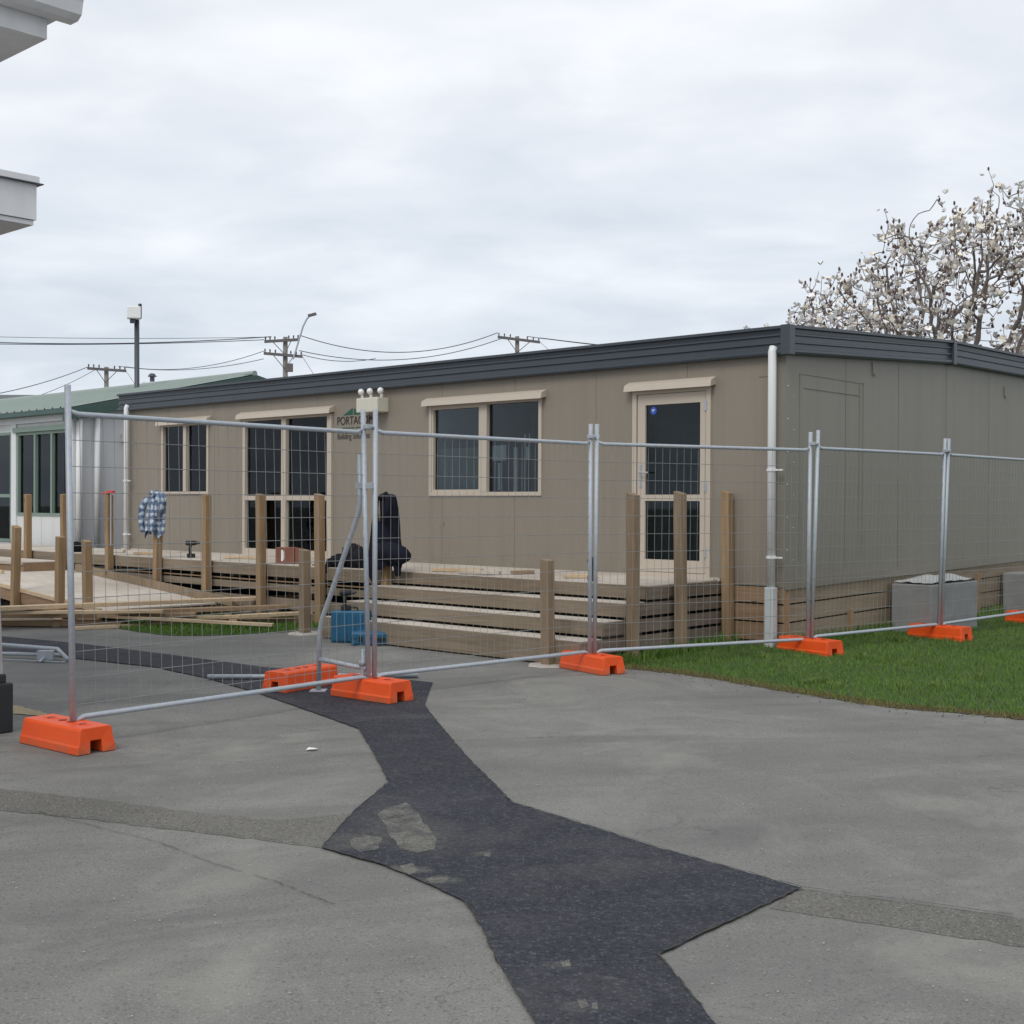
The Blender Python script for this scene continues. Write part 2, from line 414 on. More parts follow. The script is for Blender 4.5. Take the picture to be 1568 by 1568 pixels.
M['yellow'] = m_simple('worn_yellow_paint', (.33, .27, .17), .9, var=.35, scale=18)
M['sheet'] = m_simple('milky_sheet', (.45, .46, .45), .45, spec=.5, var=.15, scale=5)
M['plinth'] = m_simple('black_plinth', (.022, .024, .027), .6, var=.3, scale=8, bump=.1)
M['colpaint'] = m_simple('greyed_white_column', (.36, .34, .34), .8, var=.12, scale=6, bump=.1)
M['cable'] = m_simple('blue_cable', (.02, .03, .10), .5)
def m_glass():
    t = NT('window_glass'); t.t.nodes.remove(t.b)
    tr = t.n('ShaderNodeBsdfTransparent'); tr.inputs[0].default_value = (.62, .66, .66, 1)
    gl = t.n('ShaderNodeBsdfGlossy'); gl.inputs['Roughness'].default_value = .02; gl.inputs['Color'].default_value = (.8, .85, .9, 1)
    fr = t.n('ShaderNodeFresnel'); fr.inputs[0].default_value = 1.34
    bm = t.n('ShaderNodeBump'); bm.inputs['Strength'].default_value = .02; t.l(t.noise(1.2, 2), bm.inputs['Height']); t.l(bm.outputs[0], gl.inputs['Normal'])
    mx = t.n('ShaderNodeMixShader'); t.l(fr.outputs[0], mx.inputs[0]); t.l(tr.outputs[0], mx.inputs[1]); t.l(gl.outputs[0], mx.inputs[2]); t.l(mx.outputs[0], t.out.inputs[0])
    return t.m
M['glass'] = m_glass()
def m_check():
    t = NT('checked_flannel')
    w1 = t.n('ShaderNodeTexWave', wave_type='BANDS', bands_direction='Z'); w1.inputs['Scale'].default_value = 3.2; w1.inputs['Distortion'].default_value = 5; w1.inputs['Detail Scale'].default_value = 2; t.l(t.pos, w1.inputs[0])
    w2 = t.n('ShaderNodeTexWave', wave_type='BANDS', bands_direction='X'); w2.inputs['Scale'].default_value = 3.6; w2.inputs['Distortion'].default_value = 4; w2.inputs['Detail Scale'].default_value = 2; t.l(t.pos, w2.inputs[0])
    c = t.mix(t.ramp(w1.outputs['Fac'], [(.35, 0.0), (.6, 1.0)]), (.52, .60, .68), (.16, .22, .33))
    c = t.mix(t.math('MULTIPLY', t.ramp(w2.outputs['Fac'], [(.5, 0.0), (.62, 1.0)]), .65), c, (.06, .08, .15))
    return t.set(c, .9, 0, .1)
M['check'] = m_check()

# ------------------------------------------------------------------ ground
def sheet(name, pts, z, mat, loc=None):
    """flat sheet from an outline, triangulated by blender"""
    me = bpy.data.meshes.new(name)
    import bmesh
    bm = bmesh.new(); vs = [bm.verts.new((p[0], p[1], z)) for p in pts]; f = bm.faces.new(vs)
    if f.normal.z < 0 or f.calc_area() < 0: pass
    bmesh.ops.triangulate(bm, faces=[f]); bm.normal_update()
    for q in bm.faces:
        if q.normal.z < 0: q.normal_flip()
    bm.to_mesh(me); bm.free(); me.materials.append(mat)
    o = bpy.data.objects.new(name, me); COL.objects.link(o); return o
def jag(pts, step=.12, amp=.012, closed=True, seed=3):
    r = random.Random(seed); out = []
    n = len(pts)
    for i in range(n if closed else n-1):
        a_, b_ = Vector(pts[i][:2]), Vector(pts[(i+1) % n][:2]); L = (b_-a_).length; k = max(1, min(60, int(L/step)))
        nr = Vector((-(b_-a_).y, (b_-a_).x)).normalized() if L > 0 else Vector((0, 0))
        for q in range(k):
            p = a_.lerp(b_, q/k)
            if q: p = p+nr*r.gauss(0, amp)
            out.append((p.x, p.y))
    return out
g = MB(); S_ = 400
g.quad((-S_, -S_, 0), (S_, -S_, 0), (S_, S_, 0), (-S_, S_, 0))
props(g.build('ground', M['asphalt']), kind='structure')

new_px = [(-60, 968), (0, 975), (110, 985), (250, 1002), (400, 1022), (560, 1036), (662, 1046), (650, 1081), (668, 1105), (715, 1160), (785, 1231), (850, 1250), (1000, 1298), (1228, 1362), (1150, 1398), (1008, 1465), (1045, 1508), (1100, 1575), (1150, 1640), (870, 1640), (818, 1568), (765, 1480), (738, 1425), (712, 1384), (660, 1358), (590, 1328), (492, 1300), (540, 1245), (595, 1199), (572, 1155), (549, 1117), (480, 1092), (400, 1064), (320, 1040), (235, 1022), (105, 1008), (0, 998), (-60, 992)]
props(sheet('fresh_asphalt_strip', jag([gp(*p) for p in new_px], .04, .0025, seed=4), .008, M['new_asphalt']), kind='structure')
left_px = [(-200, 1196), (0, 1208), (150, 1224), (300, 1245), (430, 1256), (537, 1245), (540, 1247), (493, 1299), (400, 1287), (280, 1272), (100, 1251), (0, 1241), (-200, 1230)]
props(sheet('left_patched_strip', jag([gp(*p) for p in left_px], .05, .006, seed=5), .0015, M['patch']), kind='structure')
right_px = [(1226, 1362), (1400, 1384), (1568, 1407), (1900, 1450), (1900, 1510), (1568, 1451), (1450, 1433), (1178, 1391)]
props(sheet('right_patched_strip', jag([gp(*p) for p in right_px], .05, .006, seed=6), .0015, M['patch']), kind='structure')
def m_dust():
    t = NT('dried_silt'); a_ = t.math('MULTIPLY', t.ramp(t.noise(7, 8, rough=.72, dist=.5), [(.34, .0), (.58, 1.0)]), t.ramp(t.noise(70, 3, rough=.8), [(.35, .35), (.55, 1.0)]))
    t.l(t.math('MULTIPLY', a_, .62), t.b.inputs['Alpha'])
    return t.set(t.mix(t.noise(6, 5), (.21, .205, .185), (.36, .345, .30)), .95, 0, .1)
M['silt'] = m_dust()
for k_, (zz_, px_) in enumerate((( .0105, [(578, 1250), (594, 1240), (622, 1232), (640, 1246), (646, 1262), (660, 1276), (669, 1288), (666, 1304), (640, 1309), (612, 1303), (599, 1286), (592, 1268)]),
        (.0105, [(612, 1330), (632, 1325), (640, 1338), (626, 1344)]), (.0105, [(652, 1350), (668, 1344), (690, 1346), (682, 1356), (660, 1357)]), (.0105, [(536, 1290), (556, 1282), (584, 1286), (580, 1304), (550, 1308), (538, 1300)]),
        (.0105, [(740, 1310), (752, 1308), (750, 1316), (742, 1316)]), (.0105, [(884, 1538), (896, 1534), (902, 1546), (890, 1550)]), (.0105, [(906, 1542), (914, 1540), (916, 1552), (906, 1550)]), (.0105, [(858, 1478), (872, 1474), (874, 1484), (862, 1486)]))):
    props(sheet('dried_silt', jag([gp(*p) for p in px_], .06, .004, seed=20+k_), zz_, M['silt']), kind='structure')
# tarry seams along the edges of the patches
def seam(name, px, w=.012, z=.011, seed=1):
    r = random.Random(seed); b = MB(); P = jag([gp(*p) for p in px], .035, .003, False, seed)
    P = [Vector((p[0], p[1], z)) for p in P]
    for i in range(len(P)-1):
        d = (P[i+1]-P[i]).normalized(); nr = Vector((-d.y, d.x, 0)); w0 = w*r.uniform(.3, 1); w1 = w*r.uniform(.3, 1)
        if r.random() < .12: continue
        b.quad(P[i]-nr*w0*.5, P[i+1]-nr*w1*.5, P[i+1]+nr*w1*.5, P[i]+nr*w0*.5)
    props(b.build(name, M['tar']), kind='structure')
seam('asphalt_seam_east', [(650, 1081), (668, 1105), (715, 1160), (785, 1231), (850, 1250), (1000, 1298), (1228, 1362), (1400, 1384), (1568, 1407)], .008, seed=2)
seam('asphalt_seam_south', [(1228, 1362), (1150, 1398), (1008, 1465), (1045, 1508), (1100, 1575)], .010, seed=3)
seam('asphalt_seam_west', [(818, 1568), (765, 1480), (738, 1425), (712, 1384), (660, 1358), (590, 1328), (492, 1300), (400, 1287), (280, 1272), (100, 1251), (0, 1241)], .005, seed=4)
seam('asphalt_seam_north', [(595, 1199), (540, 1247), (493, 1299)], .006, seed=5)
seam('asphalt_crack', [(60, 1244), (150, 1268), (240, 1290), (330, 1325), (420, 1350), (520, 1390)], .005, .006, 6)
# worn yellow strip by the column
yl = sheet('yellow_ground_line', jag([gp(14, 1082), gp(24, 1081), gp(74, 1094), gp(66, 1097), gp(14, 1093)], .05, .008), .005, M['yellow']); props(yl, kind='structure')

# ---- lawn
edge_px = [(905, 1003), (925, 1012), (955, 1022), (1020, 1029), (1100, 1040), (1180, 1054), (1250, 1065), (1330, 1078), (1400, 1086), (1490, 1093), (1568, 1101), (1800, 1120)]
lawn_edge = [Vector((p.x, p.y, 0)) for p in [gp(*q) for q in edge_px]]
def rise(x, y):                              # the lawn banks up slightly to the building
    s = (x-CX)*A[0]+(y-CY)*A[1]; n = (x-CX)*Nn[0]+(y-CY)*Nn[1]
    a_ = max(n, 0); b_ = max(-s, 0); d = hypot(a_, b_)
    return .06*max(0, 1-d/1.6)
def inpoly(x, y, P):
    c = False; j = len(P)-1
    for i in range(len(P)):
        if (P[i][1] > y) != (P[j][1] > y) and x < (P[j][0]-P[i][0])*(y-P[i][1])/(P[j][1]-P[i][1])+P[i][0]: c = not c
        j = i
    return c
far = [Vector((22, 12, 0)), Vector((30, 30, 0)), W(-6, -18), W(.72, -18), W(.72, 0), W(.72, 2.05)]
lawn_poly = [(p.x, p.y) for p in lawn_edge+far]
lj = jag(lawn_poly, .10, .028, seed=9)
strip_px = [(165, 958), (200, 966), (240, 972), (290, 974), (340, 973), (400, 970), (450, 967), (500, 962), (520, 950), (510, 925), (440, 935), (300, 944), (200, 950)]
strip_poly = [(p.x, p.y) for p in [gp(*q) for q in strip_px]]
sj = jag(strip_poly, .15, .03, seed=10)
def soil_sheet(name, poly, z):
    o = sheet(name, poly, z, M['turf']); return o
b = MB()
xs = [ -0.2+i*.18 for i in range(80)]; ys = [9+i*.18 for i in range(80)]
def ld(x, y): return inpoly(x, y, lj)
for x in xs:
    for y in ys:
        if all(ld(*q) for q in ((x, y), (x+.18, y), (x, y+.18), (x+.18, y+.18))):
            b.quad(*[(u, v, rise(u, v)+.006) for u, v in ((x, y), (x+.18, y), (x+.18, y+.18), (x, y+.18))])
props(b.build('lawn_bank', M['turf']), kind='structure')
props(soil_sheet('lawn', lj, .003), kind='structure')
props(soil_sheet('verge', sj, .004), kind='structure')
# thin soil lip at the lawn edge
lip = MB(); LJ = jag([(p.x, p.y) for p in lawn_edge], .08, .018, False, 12)
for i in range(len(LJ)-1):
    p, q = Vector((*LJ[i], 0)), Vector((*LJ[i+1], 0)); d = (q-p).normalized(); nr = Vector((-d.y, d.x, 0))
    w0 = R.uniform(.02, .07)
    lip.quad(p-nr*w0+Vector((0, 0, .0045)), q-nr*w0*R.uniform(.6, 1.3)+Vector((0, 0, .0045)), q+nr*.12+Vector((0, 0, .012)), p+nr*.12+Vector((0, 0, .012)))
props(lip.build('soil_edge', M['soil']), kind='structure')

def blades(name, poly, count, box, hmin, hmax, w, mat, label, edge=None, seed=1, zf=rise, dens=None):
    r = random.Random(seed); v = []; f = []; n = 0; tries = 0
    x0, x1, y0, y1 = box or (0, 0, 0, 0)
    while n < count and tries < count*6:
        tries += 1
        if edge is None:
            x, y = r.uniform(x0, x1), r.uniform(y0, y1)
            if dens and r.random() > dens(x, y): continue
            if not inpoly(x, y, poly): continue
        else:
            k = r.randrange(len(edge)-1) if len(edge) != 92 else 2*r.randrange(len(edge)//2); p = edge[k]; q = edge[k+1]; u = r.random(); off = r.gauss(.02, .045)
            dx, dy = q[0]-p[0], q[1]-p[1]; L = hypot(dx, dy) or 1
            x = p[0]+dx*u-dy/L*off; y = p[1]+dy*u+dx/L*off
        z = zf(x, y); h = r.uniform(hmin, hmax); an = r.uniform(0, 2*pi); ww = w*r.uniform(.6, 1.2)
        lx, ly = r.gauss(0, .35)*h, r.gauss(0, .35)*h
        ca, sa = cos(an)*ww, sin(an)*ww; i = len(v)
        v += [(x-ca, y-sa, z), (x+ca, y+sa, z), (x+lx*.4+ca*.7, y+ly*.4+sa*.7, z+h*.6), (x+lx*.4-ca*.7, y+ly*.4-sa*.7, z+h*.6), (x+lx, y+ly, z+h)]
        f += [(i, i+1, i+2, i+3), (i+3, i+2, i+4)]; n += 1
    me = bpy.data.meshes.new(name); me.from_pydata(v, [], f); me.materials.append(mat); me.update()
    o = bpy.data.objects.new(name, me); COL.objects.link(o)
    return props(o, label, 'grass', kind='stuff')
def dn(x, y): return min(1.0, (11.5/max(y, 8))**2.2)
blades('lawn_grass', lj, 95000, (.6, 9.5, 8.5, 19), .02, .048, .0038, M['blade'], 'mown green lawn between the asphalt yard and the building end', seed=2, dens=dn)
blades('lawn_edge_grass', lj, 6000, None, .015, .04, .0035, M['dryblade'], 'dry yellowish grass fringe along the asphalt edge', [(p[0], p[1]) for p in LJ], 3)
blades('verge_grass', sj, 16000, (-6.5, -1.5, 13.5, 17.5), .02, .055, .005, M['blade'], 'small grass verge in front of the stacked planks', seed=4, zf=lambda x, y: 0.0)
rt_ = random.Random(31); tufts = []
for _ in range(46):
    while True:
        x_, y_ = rt_.uniform(.8, 9), rt_.uniform(8.8, 15)
        if inpoly(x_, y_, lj): break
    tufts += [(x_, y_), (x_+rt_.uniform(-.12, .12), y_+rt_.uniform(-.12, .12))]
blades('lawn_clumps', lj, 5200, None, .03, .075, .0042, M['clump'], 'paler uneven clumps standing a little above the lawn', tufts, 8)
tf = [W(-t_*.04, .02) for t_ in range(2)]
base_line = [(WE(t_*.25, .05).x, WE(t_*.25, .05).y) for t_ in range(0, 30)]
blades('wall_foot_grass', lj, 2600, None, .05, .16, .005, M['blade'], 'longer uncut grass tufts at the foot of the end wall', base_line, 5)
base2 = [(W(.6, n_*.2).x, W(.6, n_*.2).y) for n_ in range(0, 11)]
blades('step_side_grass', lj, 1300, None, .04, .15, .005, M['blade'], 'longer grass tufts against the side of the timber steps', base2, 6)

# ------------------------------------------------------------------ taupe building
ZB, ZE, ZF, LEN, WID = .65, 2.94, 3.175, 12.09, 7.46
bld = thing('portable_classroom', 'long taupe prefabricated classroom with charcoal fascia and beige joinery', 'building', W(0, 0, 0))
def rectwall(b, P, u0, u1, v0, v1, holes, joints, gap=.004):
    """panels between joints, with openings; P(u,v,depth)"""
    us = sorted(set([u0, u1]+[x for h_ in holes for x in h_[:2]]+joints)); vs = sorted(set([v0, v1]+[x for h_ in holes for x in h_[2:]]))
    for i in range(len(us)-1):
        for j in range(len(vs)-1):
            a0, a1, c0, c1 = us[i], us[i+1], vs[j], vs[j+1]; um, vm = (a0+a1)/2, (c0+c1)/2
            if any(h_[0] < um < h_[1] and h_[2] < vm < h_[3] for h_ in holes): continue
            b0 = a0+(gap/2 if a0 in joints else 0); b1 = a1-(gap/2 if a1 in joints else 0)
            b.quad(P(b0, c0, 0), P(b1, c0, 0), P(b1, c1, 0), P(b0, c1, 0))
            for e_, on in ((b0, a0 in joints), (b1, a1 in joints)):
                if on: b.quad(P(e_, c0, 0), P(e_, c1, 0), P(e_, c1, .012), P(e_, c0, .012))
HOLES = dict(A=(9.69, 10.95, 1.56, 2.65), B=(6.88, 8.83, .70, 2.66), C=(3.13, 4.97, 1.535, 2.66), D=(.85, 1.84, .70, 2.66))
b = MB(); PF = lambda u, v, d: W(u, -d, v)
joints = [1.15+1.2*k for k in range(9)]
rectwall(b, PF, 0.0, LEN, ZB, 3.02, list(HOLES.values()), joints)
wall = b.build('wall', M['clad'], bld)
b = MB()
rectwall(b, lambda u, v, d: W(u, -.013-d, v), 0.0, LEN, ZB, 3.02, list(HOLES.values()), [])
for h_ in HOLES.values():                    # reveals
    u0, u1, v0, v1 = h_
    for p, q in (((u0, v0), (u1, v0)), ((u1, v0), (u1, v1)), ((u1, v1), (u0, v1)), ((u0, v1), (u0, v0))):
        b.quad(W(p[0], 0, p[1]), W(q[0], 0, q[1]), W(q[0], -.12, q[1]), W(p[0], -.12, p[1]))
b.build('wall_backing', M['cladjoint'], bld)
# end wall
def zt(t): return ZB-.012+.0165*t
def zgab(t): return (ZF+(3.395-ZF)*t/3.73) if t < 3.73 else 3.395+.045*(t-3.73)/3.73
b = MB(); ej = [1.217, 2.44, 3.70, 4.98, 6.2]
edges = [0.0]+ej+[WID]
for i in range(len(edges)-1):
    t0, t1 = edges[i]+(.003 if i else 0), edges[i+1]-.003
    b.quad(WE(t0, 0, zt(t0)), WE(t1, 0, zt(t1)), WE(t1, 0, zgab(t1)-.05), WE(t0, 0, zgab(t0)-.05))
b.build('wall', M['cladend'], bld)
b = MB(); b.quad(WE(0, -.013, zt(0)), WE(WID, -.013, zt(WID)), WE(WID, -.013, 3.3), WE(3.73, -.013, 3.3), WE(0, -.013, 3.1)); b.build('wall_backing', M['cladjoint'], bld)
# closed shell behind (left end, back, floor)
b = MB()
def WX(s, t, z): return Vector((CX+A[0]*s+Ee[0]*t, CY+A[1]*s+Ee[1]*t, z))
b.quad(WX(LEN, 0, ZB), WX(LEN, WID, ZB), WX(LEN, WID, 3.3), WX(LEN, 3.73, 3.3), WX(LEN, 0, 3.1))
b.quad(WX(0, WID, ZB), WX(LEN, WID, ZB), WX(LEN, WID, 3.3), WX(0, WID, 3.3))
b.build('wall', M['clad'], bld)
b = MB(); b.quad(WX(0, 0, ZB+.01), WX(LEN, 0, ZB+.01), WX(LEN, WID, ZB+.01), WX(0, WID, ZB+.01)); b.quad(WX(0.02, .5, .66), WX(LEN-.02, .5, .66), WX(LEN-.02, .5, 3.0), WX(.02, .5, 3.0))
b.quad(WX(0, 0, 3.01), WX(LEN, 0, 3.01), WX(LEN, .6, 3.01), WX(0, .6, 3.01)); b.build('interior', M['dark'], bld)
b = MB()
for (t0, z0), (t1, z1) in (((-.03, ZF-.02), (3.73, 3.375)), ((3.73, 3.375), (WID+.03, 3.42))):
    b.quad(WX(-.03, t0, z0), WX(LEN+.03, t0, z0), WX(LEN+.03, t1, z1), WX(-.03, t1, z1))
b.build('roof', M['roof'], bld)
# fascia profile swept round the eaves
prof = [(.0, -.04), (.075, -.04), (.085, -.022), (.085, .0), (.055, .012), (.055, .06), (.072, .068), (.072, .082), (.055, .09), (.055, .135), (.072, .143), (.072, .157), (.055, .165), (.058, .2), (.095, .208), (.095, .236), (.0, .236)]
path = [(W(LEN+.04, 0), Vector(Nn), ZE), (W(9, 0), Vector(Nn), ZE), (W(6, 0), Vector(Nn), ZE), (W(3, 0), Vector(Nn), ZE), (W(0, 0), Vector(Nn)+Vector(Mm), ZE), (WE(3.73, 0), Vector(Mm), 3.16), (WE(WID+.04, 0), Vector(Mm), 3.205)]
b = MB()
rg = [[Vector((p.x+d.x*n_, p.y+d.y*n_, z+dz)) for n_, dz in prof] for p, d, z in path]
for k in range(len(rg)-1):
    n = len(prof)
    i = len(b.v); b.v += [tuple(q) for q in rg[k]+rg[k+1]]
    for q in range(n): b.f.append((i+q, i+n+q, i+n+(q+1) % n, i+(q+1) % n)); b.mi.append(0)
b.f.append(tuple(range(n))); b.mi.append(0)
fas = b.build('fascia', M['fascia'], bld)
b = MB()                                     # cover plates at the corner and the fascia joint
b.hexa([W(-.10, .10, ZE-.045), W(.0, .10, ZE-.045), W(.0, .0, ZE-.045), W(-.10, 0, ZE-.045)], [W(-.10, .10, ZF+.006), W(.0, .10, ZF+.006), W(.0, 0, ZF+.006), W(-.10, 0, ZF+.006)])
b.fe(3.69, 3.77, 0, .10, 3.112, 3.398, 3.115, 3.402)
build_each(b, 'fascia_joint', M['fascia'], fas)
# corner trim, base flashing
b = MB(); b.hexa([W(-.004, .004, ZB-.02), W(.07, .004, ZB-.02), W(.07, -.01, ZB-.02), W(-.004, -.01, ZB-.02)], [W(-.004, .004, ZE-.03), W(.07, .004, ZE-.03), W(.07, -.01, ZE-.03), W(-.004, -.01, ZE-.03)])
b.fe(-.006, .10, .0, .006, ZB-.02, ZE-.03)
b.build('corner_trim', M['cladend'], bld)
b = MB(); b.fe(0, WID, .0, .022, ZB-.035, ZB+.06, zt(WID)-.023, zt(WID)+.072); b.build('base_flashing', M['cladend'], bld)
b = MB()
rv = random.Random(4)
for z_ in [1.0+.32*k for k in range(6)]: b.ball(WE(.03, .008, z_), .006, 6, 4); b.ball(WE(.16, .002, z_-.1), .005, 6, 4)
build_each(b, 'rivet', M['gwhite'], bld)
b = MB()
for s_ in (1.15, 2.35, 3.55, 4.75, 5.95, 7.15, 8.35, 9.55):
    for z_ in (.74, 1.15, 2.86):
        if not any(h_[0]-.02 < s_+.03 < h_[1]+.02 and h_[2] < z_ < h_[3] for h_ in HOLES.values()): b.tube([W(s_+.03, .0, z_), W(s_+.03, .004, z_)], .006, 6)
build_each(b, 'screw', M['cladjoint'], bld)
# blank panel outline on the end wall + small hooks
b = MB()
for t0, t1, z0, z1 in ((.27, .285, .9, 2.74), (1.52, 1.535, .9, 2.72)): b.fe(t0, t1, .0, .006, z0, z1)
b.fe(.27, 1.60, .0, .006, 2.735, 2.745); b.fe(.36, 1.52, .0, .007, 2.60, 2.608)
b.fe(1.60, 1.607, .0, .006, .9, 2.74)
b.build('blank_panel', M['cladend'], bld)
b = MB()
for t_ in (1.84, 5.5): b.tube([WE(t_-.04, .008, 2.98), WE(t_-.035, .012, 2.86), WE(t_, .014, 2.835), WE(t_+.035, .012, 2.86)], .006, 6)
build_each(b, 'lifting_lug', M['cladend'], bld)
# subfloor skirting boards
sk = MB()
for z0, z1 in ((.475, .628), (.295, .458), (.105, .278), (-.02, .088)): sk.fe(.0, WID, -.03, -.004, z0, z1, z0+.016*WID*.8, z1+.016*WID*.85)
build_each(sk, 'base_board', M['baseend'], bld)
sk = MB()
for z0, z1 in ((.475, .632), (.295, .458), (.105, .278), (-.02, .088)): sk.fr(.0, .7, -.03, -.004, z0, z1)
build_each(sk, 'base_board', M['brown'], bld)
sk = MB(); sk.fe(1.30, 1.37, -.003, .03, 0, .36); sk.fe(.0, .09, -.003, .004, 0, .63); sk.fe(3.42, 3.5, -.003, .03, 0, .55, 0, .55); sk.fe(4.6, 4.68, -.003, .03, 0, .6)
build_each(sk, 'base_stake', M['post'], bld)
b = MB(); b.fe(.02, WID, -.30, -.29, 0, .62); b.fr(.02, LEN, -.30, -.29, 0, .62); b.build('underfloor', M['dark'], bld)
# ---- joinery
def frame_bars(b, s0, s1, z0, z1, w, n0=-.05, n1=.018, wb=None):
    wb = wb or w
    b.fr(s0, s0+w, n0, n1, z0, z1); b.fr(s1-w, s1, n0, n1, z0, z1)
    b.fr(s0+w, s1-w, n0, n1-.002, z1-w, z1); b.fr(s0+w, s1-w, n0, n1-.002, z0, z0+wb)
def hood(par, s0, s1, z):
    b = MB()
    b.hexa([W(s1, .0, z-.005), W(s1, .10, z-.03), W(s0, .10, z-.03), W(s0, .0, z-.005)], [W(s1, .0, z+.075), W(s1, .085, z+.035), W(s0, .085, z+.035), W(s0, .0, z+.075)])
    return b.build('window_hood', M['joinery'], par)
def wavy(par, s0, s1, z0, z1, n, mat, name='curtain', fold=.07, amp=.02):
    b = MB(); k = int((s1-s0)/.012); pr_ = None
    r = random.Random(int(s0*100)); ph = 0
    for i in range(k+1):
        s_ = s0+(s1-s0)*i/k; ph += .012/fold*2*pi*r.uniform(.6, 1.4); q = n+amp*sin(ph)
        cur = (W(s_, q, z0), W(s_, q, z1))
        if pr_: b.quad(pr_[0], cur[0], cur[1], pr_[1])
        pr_ = cur
    return b.build(name, mat, par)
def pane(par, s0, s1, z0, z1, n=-.03):
    b = MB(); b.fr(s0-.004, s1+.004, n-.006, n, z0-.004, z1+.004); return b.build('pane', M['glass'], par)
# window A
b = MB(); frame_bars(b, 9.69, 10.95, 1.56, 2.65, .045); b.fr(10.27, 10.345, -.05, .022, 1.605, 2.605)
w_ = b.build('window', M['joinery'], bld); w_['label'] = 'narrow two-pane window near the far end'
pane(w_, 9.735, 10.27, 1.605, 2.605); pane(w_, 10.345, 10.905, 1.605, 2.605); hood(w_, 9.62, 11.0, 2.655); wavy(w_, 9.7, 10.94, 1.57, 2.64, -.2, M['curtain'])
# window C
b = MB(); frame_bars(b, 3.13, 4.97, 1.535, 2.66, .045); b.fr(3.985, 4.10, -.05, .020, 1.58, 2.615)
for q in ((4.10, 4.125, 1.58, 2.615), (4.90, 4.925, 1.58, 2.615)): b.fr(q[0], q[1], -.04, .008, q[2], q[3])
b.fr(4.125, 4.90, -.04, .008, 1.58, 1.61); b.fr(4.125, 4.90, -.04, .008, 2.59, 2.615)
w_ = b.build('window', M['joinery'], bld); w_['label'] = 'wide sliding window in the middle of the front'
pane(w_, 3.175, 3.985, 1.58, 2.615); pane(w_, 4.125, 4.90, 1.61, 2.59); hood(w_, 3.07, 5.03, 2.665)
wavy(w_, 3.14, 3.60, 1.54, 2.65, -.34, M['curtain']); wavy(w_, 4.05, 4.96, 1.54, 2.12, -.14, M['curtaing'], 'blind', .05, .008)
b = MB()  # white reflections in the pane, modelled as solid pieces behind the glass
b.fr(3.74, 3.96, -.075, -.055, 1.95, 2.13); b.fr(3.83, 3.87, -.075, -.055, 1.60, 1.92); b.fr(3.74, 3.96, -.075, -.055, 2.18, 2.21)
b.fr(3.56, 3.62, -.075, -.055, 1.58, 2.10); b.fr(3.37, 3.45, -.075, -.055, 1.95, 2.10); b.fr(3.435, 3.455, -.075, -.055, 1.58, 2.25); b.fr(3.37, 3.385, -.075, -.055, 2.1, 2.25)
build_each(b, 'pane_reflection', M['whiteitem'], w_)
# glazed double door B
b = MB(); frame_bars(b, 6.88, 8.83, .70, 2.66, .055, wb=.09); b.fr(7.82, 7.92, -.05, .024, .79, 2.605); b.fr(6.935, 7.82, -.045, .012, 1.475, 1.54); b.fr(7.92, 8.775, -.045, .012, 1.475, 1.54)
w_ = b.build('door', M['joinery'], bld); w_['label'] = 'wide glazed double door'
for s0, s1 in ((6.935, 7.82), (7.92, 8.775)): pane(w_, s0, s1, .79, 1.475); pane(w_, s0, s1, 1.54, 2.605)
hood(w_, 6.80, 8.90, 2.665); wavy(w_, 6.9, 7.8, .71, 2.62, -.2, M['curtain']); wavy(w_, 7.93, 8.8, .71, 2.62, -.22, M['curtain'])
b = MB(); b.fr(8.10, 8.22, -.12, -.11, .95, 1.10); b.build('red_notice', M['red'], w_)
b = MB(); b.fr(6.83, 6.87, .0, .03, .70, 2.63); b.build('door_trim', M['joinery'], w_)
# door D
b = MB(); frame_bars(b, .85, 1.84, .70, 2.66, .055, n1=.02, wb=.03)
dr = b.build('door_frame', M['joinery'], bld)
b = MB(); s0, s1 = .915, 1.775
b.fr(s0, .98, -.045, .01, .735, 2.60); b.fr(1.675, s1, -.045, .01, .735, 2.60); b.fr(.98, 1.675, -.045, .01, 2.49, 2.60); b.fr(.98, 1.675, -.045, .01, 1.478, 1.543); b.fr(.98, 1.675, -.045, .01, .735, .862)
lf = b.build('door', M['joinery'], bld); lf['label'] = 'single glazed door at the near end'
pane(lf, .98, 1.675, 1.543, 2.49, -.012); pane(lf, .98, 1.675, .862, 1.478, -.012); hood(dr, .80, 1.90, 2.668); wavy(lf, .93, 1.77, .75, 1.9, -.2, M['curtain']); 
b = MB(); b.fr(.93, 1.76, -.28, -.27, 1.9, 2.60); b.build('curtain', M['curtain'], lf)
b = MB(); c = W(1.58, -.008, 2.43)
cir = [c+Vector((A[0]*cos(q*pi/8)*.042, A[1]*cos(q*pi/8)*.042, sin(q*pi/8)*.042)) for q in range(16)]
b.quad(*cir); b.build('sticker', M['sticker'], lf)
b = MB()
for dx, dz in ((-.015, .008), (.0, .010), (.014, .006), (.006, -.008)):
    cc = c+Vector((A[0]*dx-Nn[0]*-.003, A[1]*dx+Nn[1]*.003, dz)); b.box(cc, (A[0]*.004, A[1]*.004, 0), (Nn[0]*.001, Nn[1]*.001, 0), (0, 0, .007))
b.build('sticker_mark', M['gwhite'], lf)
b = MB(); b.fr(1.715, 1.745, .01, .018, 1.62, 1.86); b.tube([W(1.73, .015, 1.78), W(1.73, .06, 1.78), W(1.60, .06, 1.775)], .009, 8); b.build('handle', M['galv'], lf)
b = MB()
for z_ in (2.45, 1.62, .95): b.fr(.893, .922, .005, .028, z_-.05, z_+.05)
build_each(b, 'hinge', M['galv'], lf)
b = MB(); b.fr(.78, 1.90, .0, .06, .665, .698); b.build('door_sill', M['joinery'], dr)
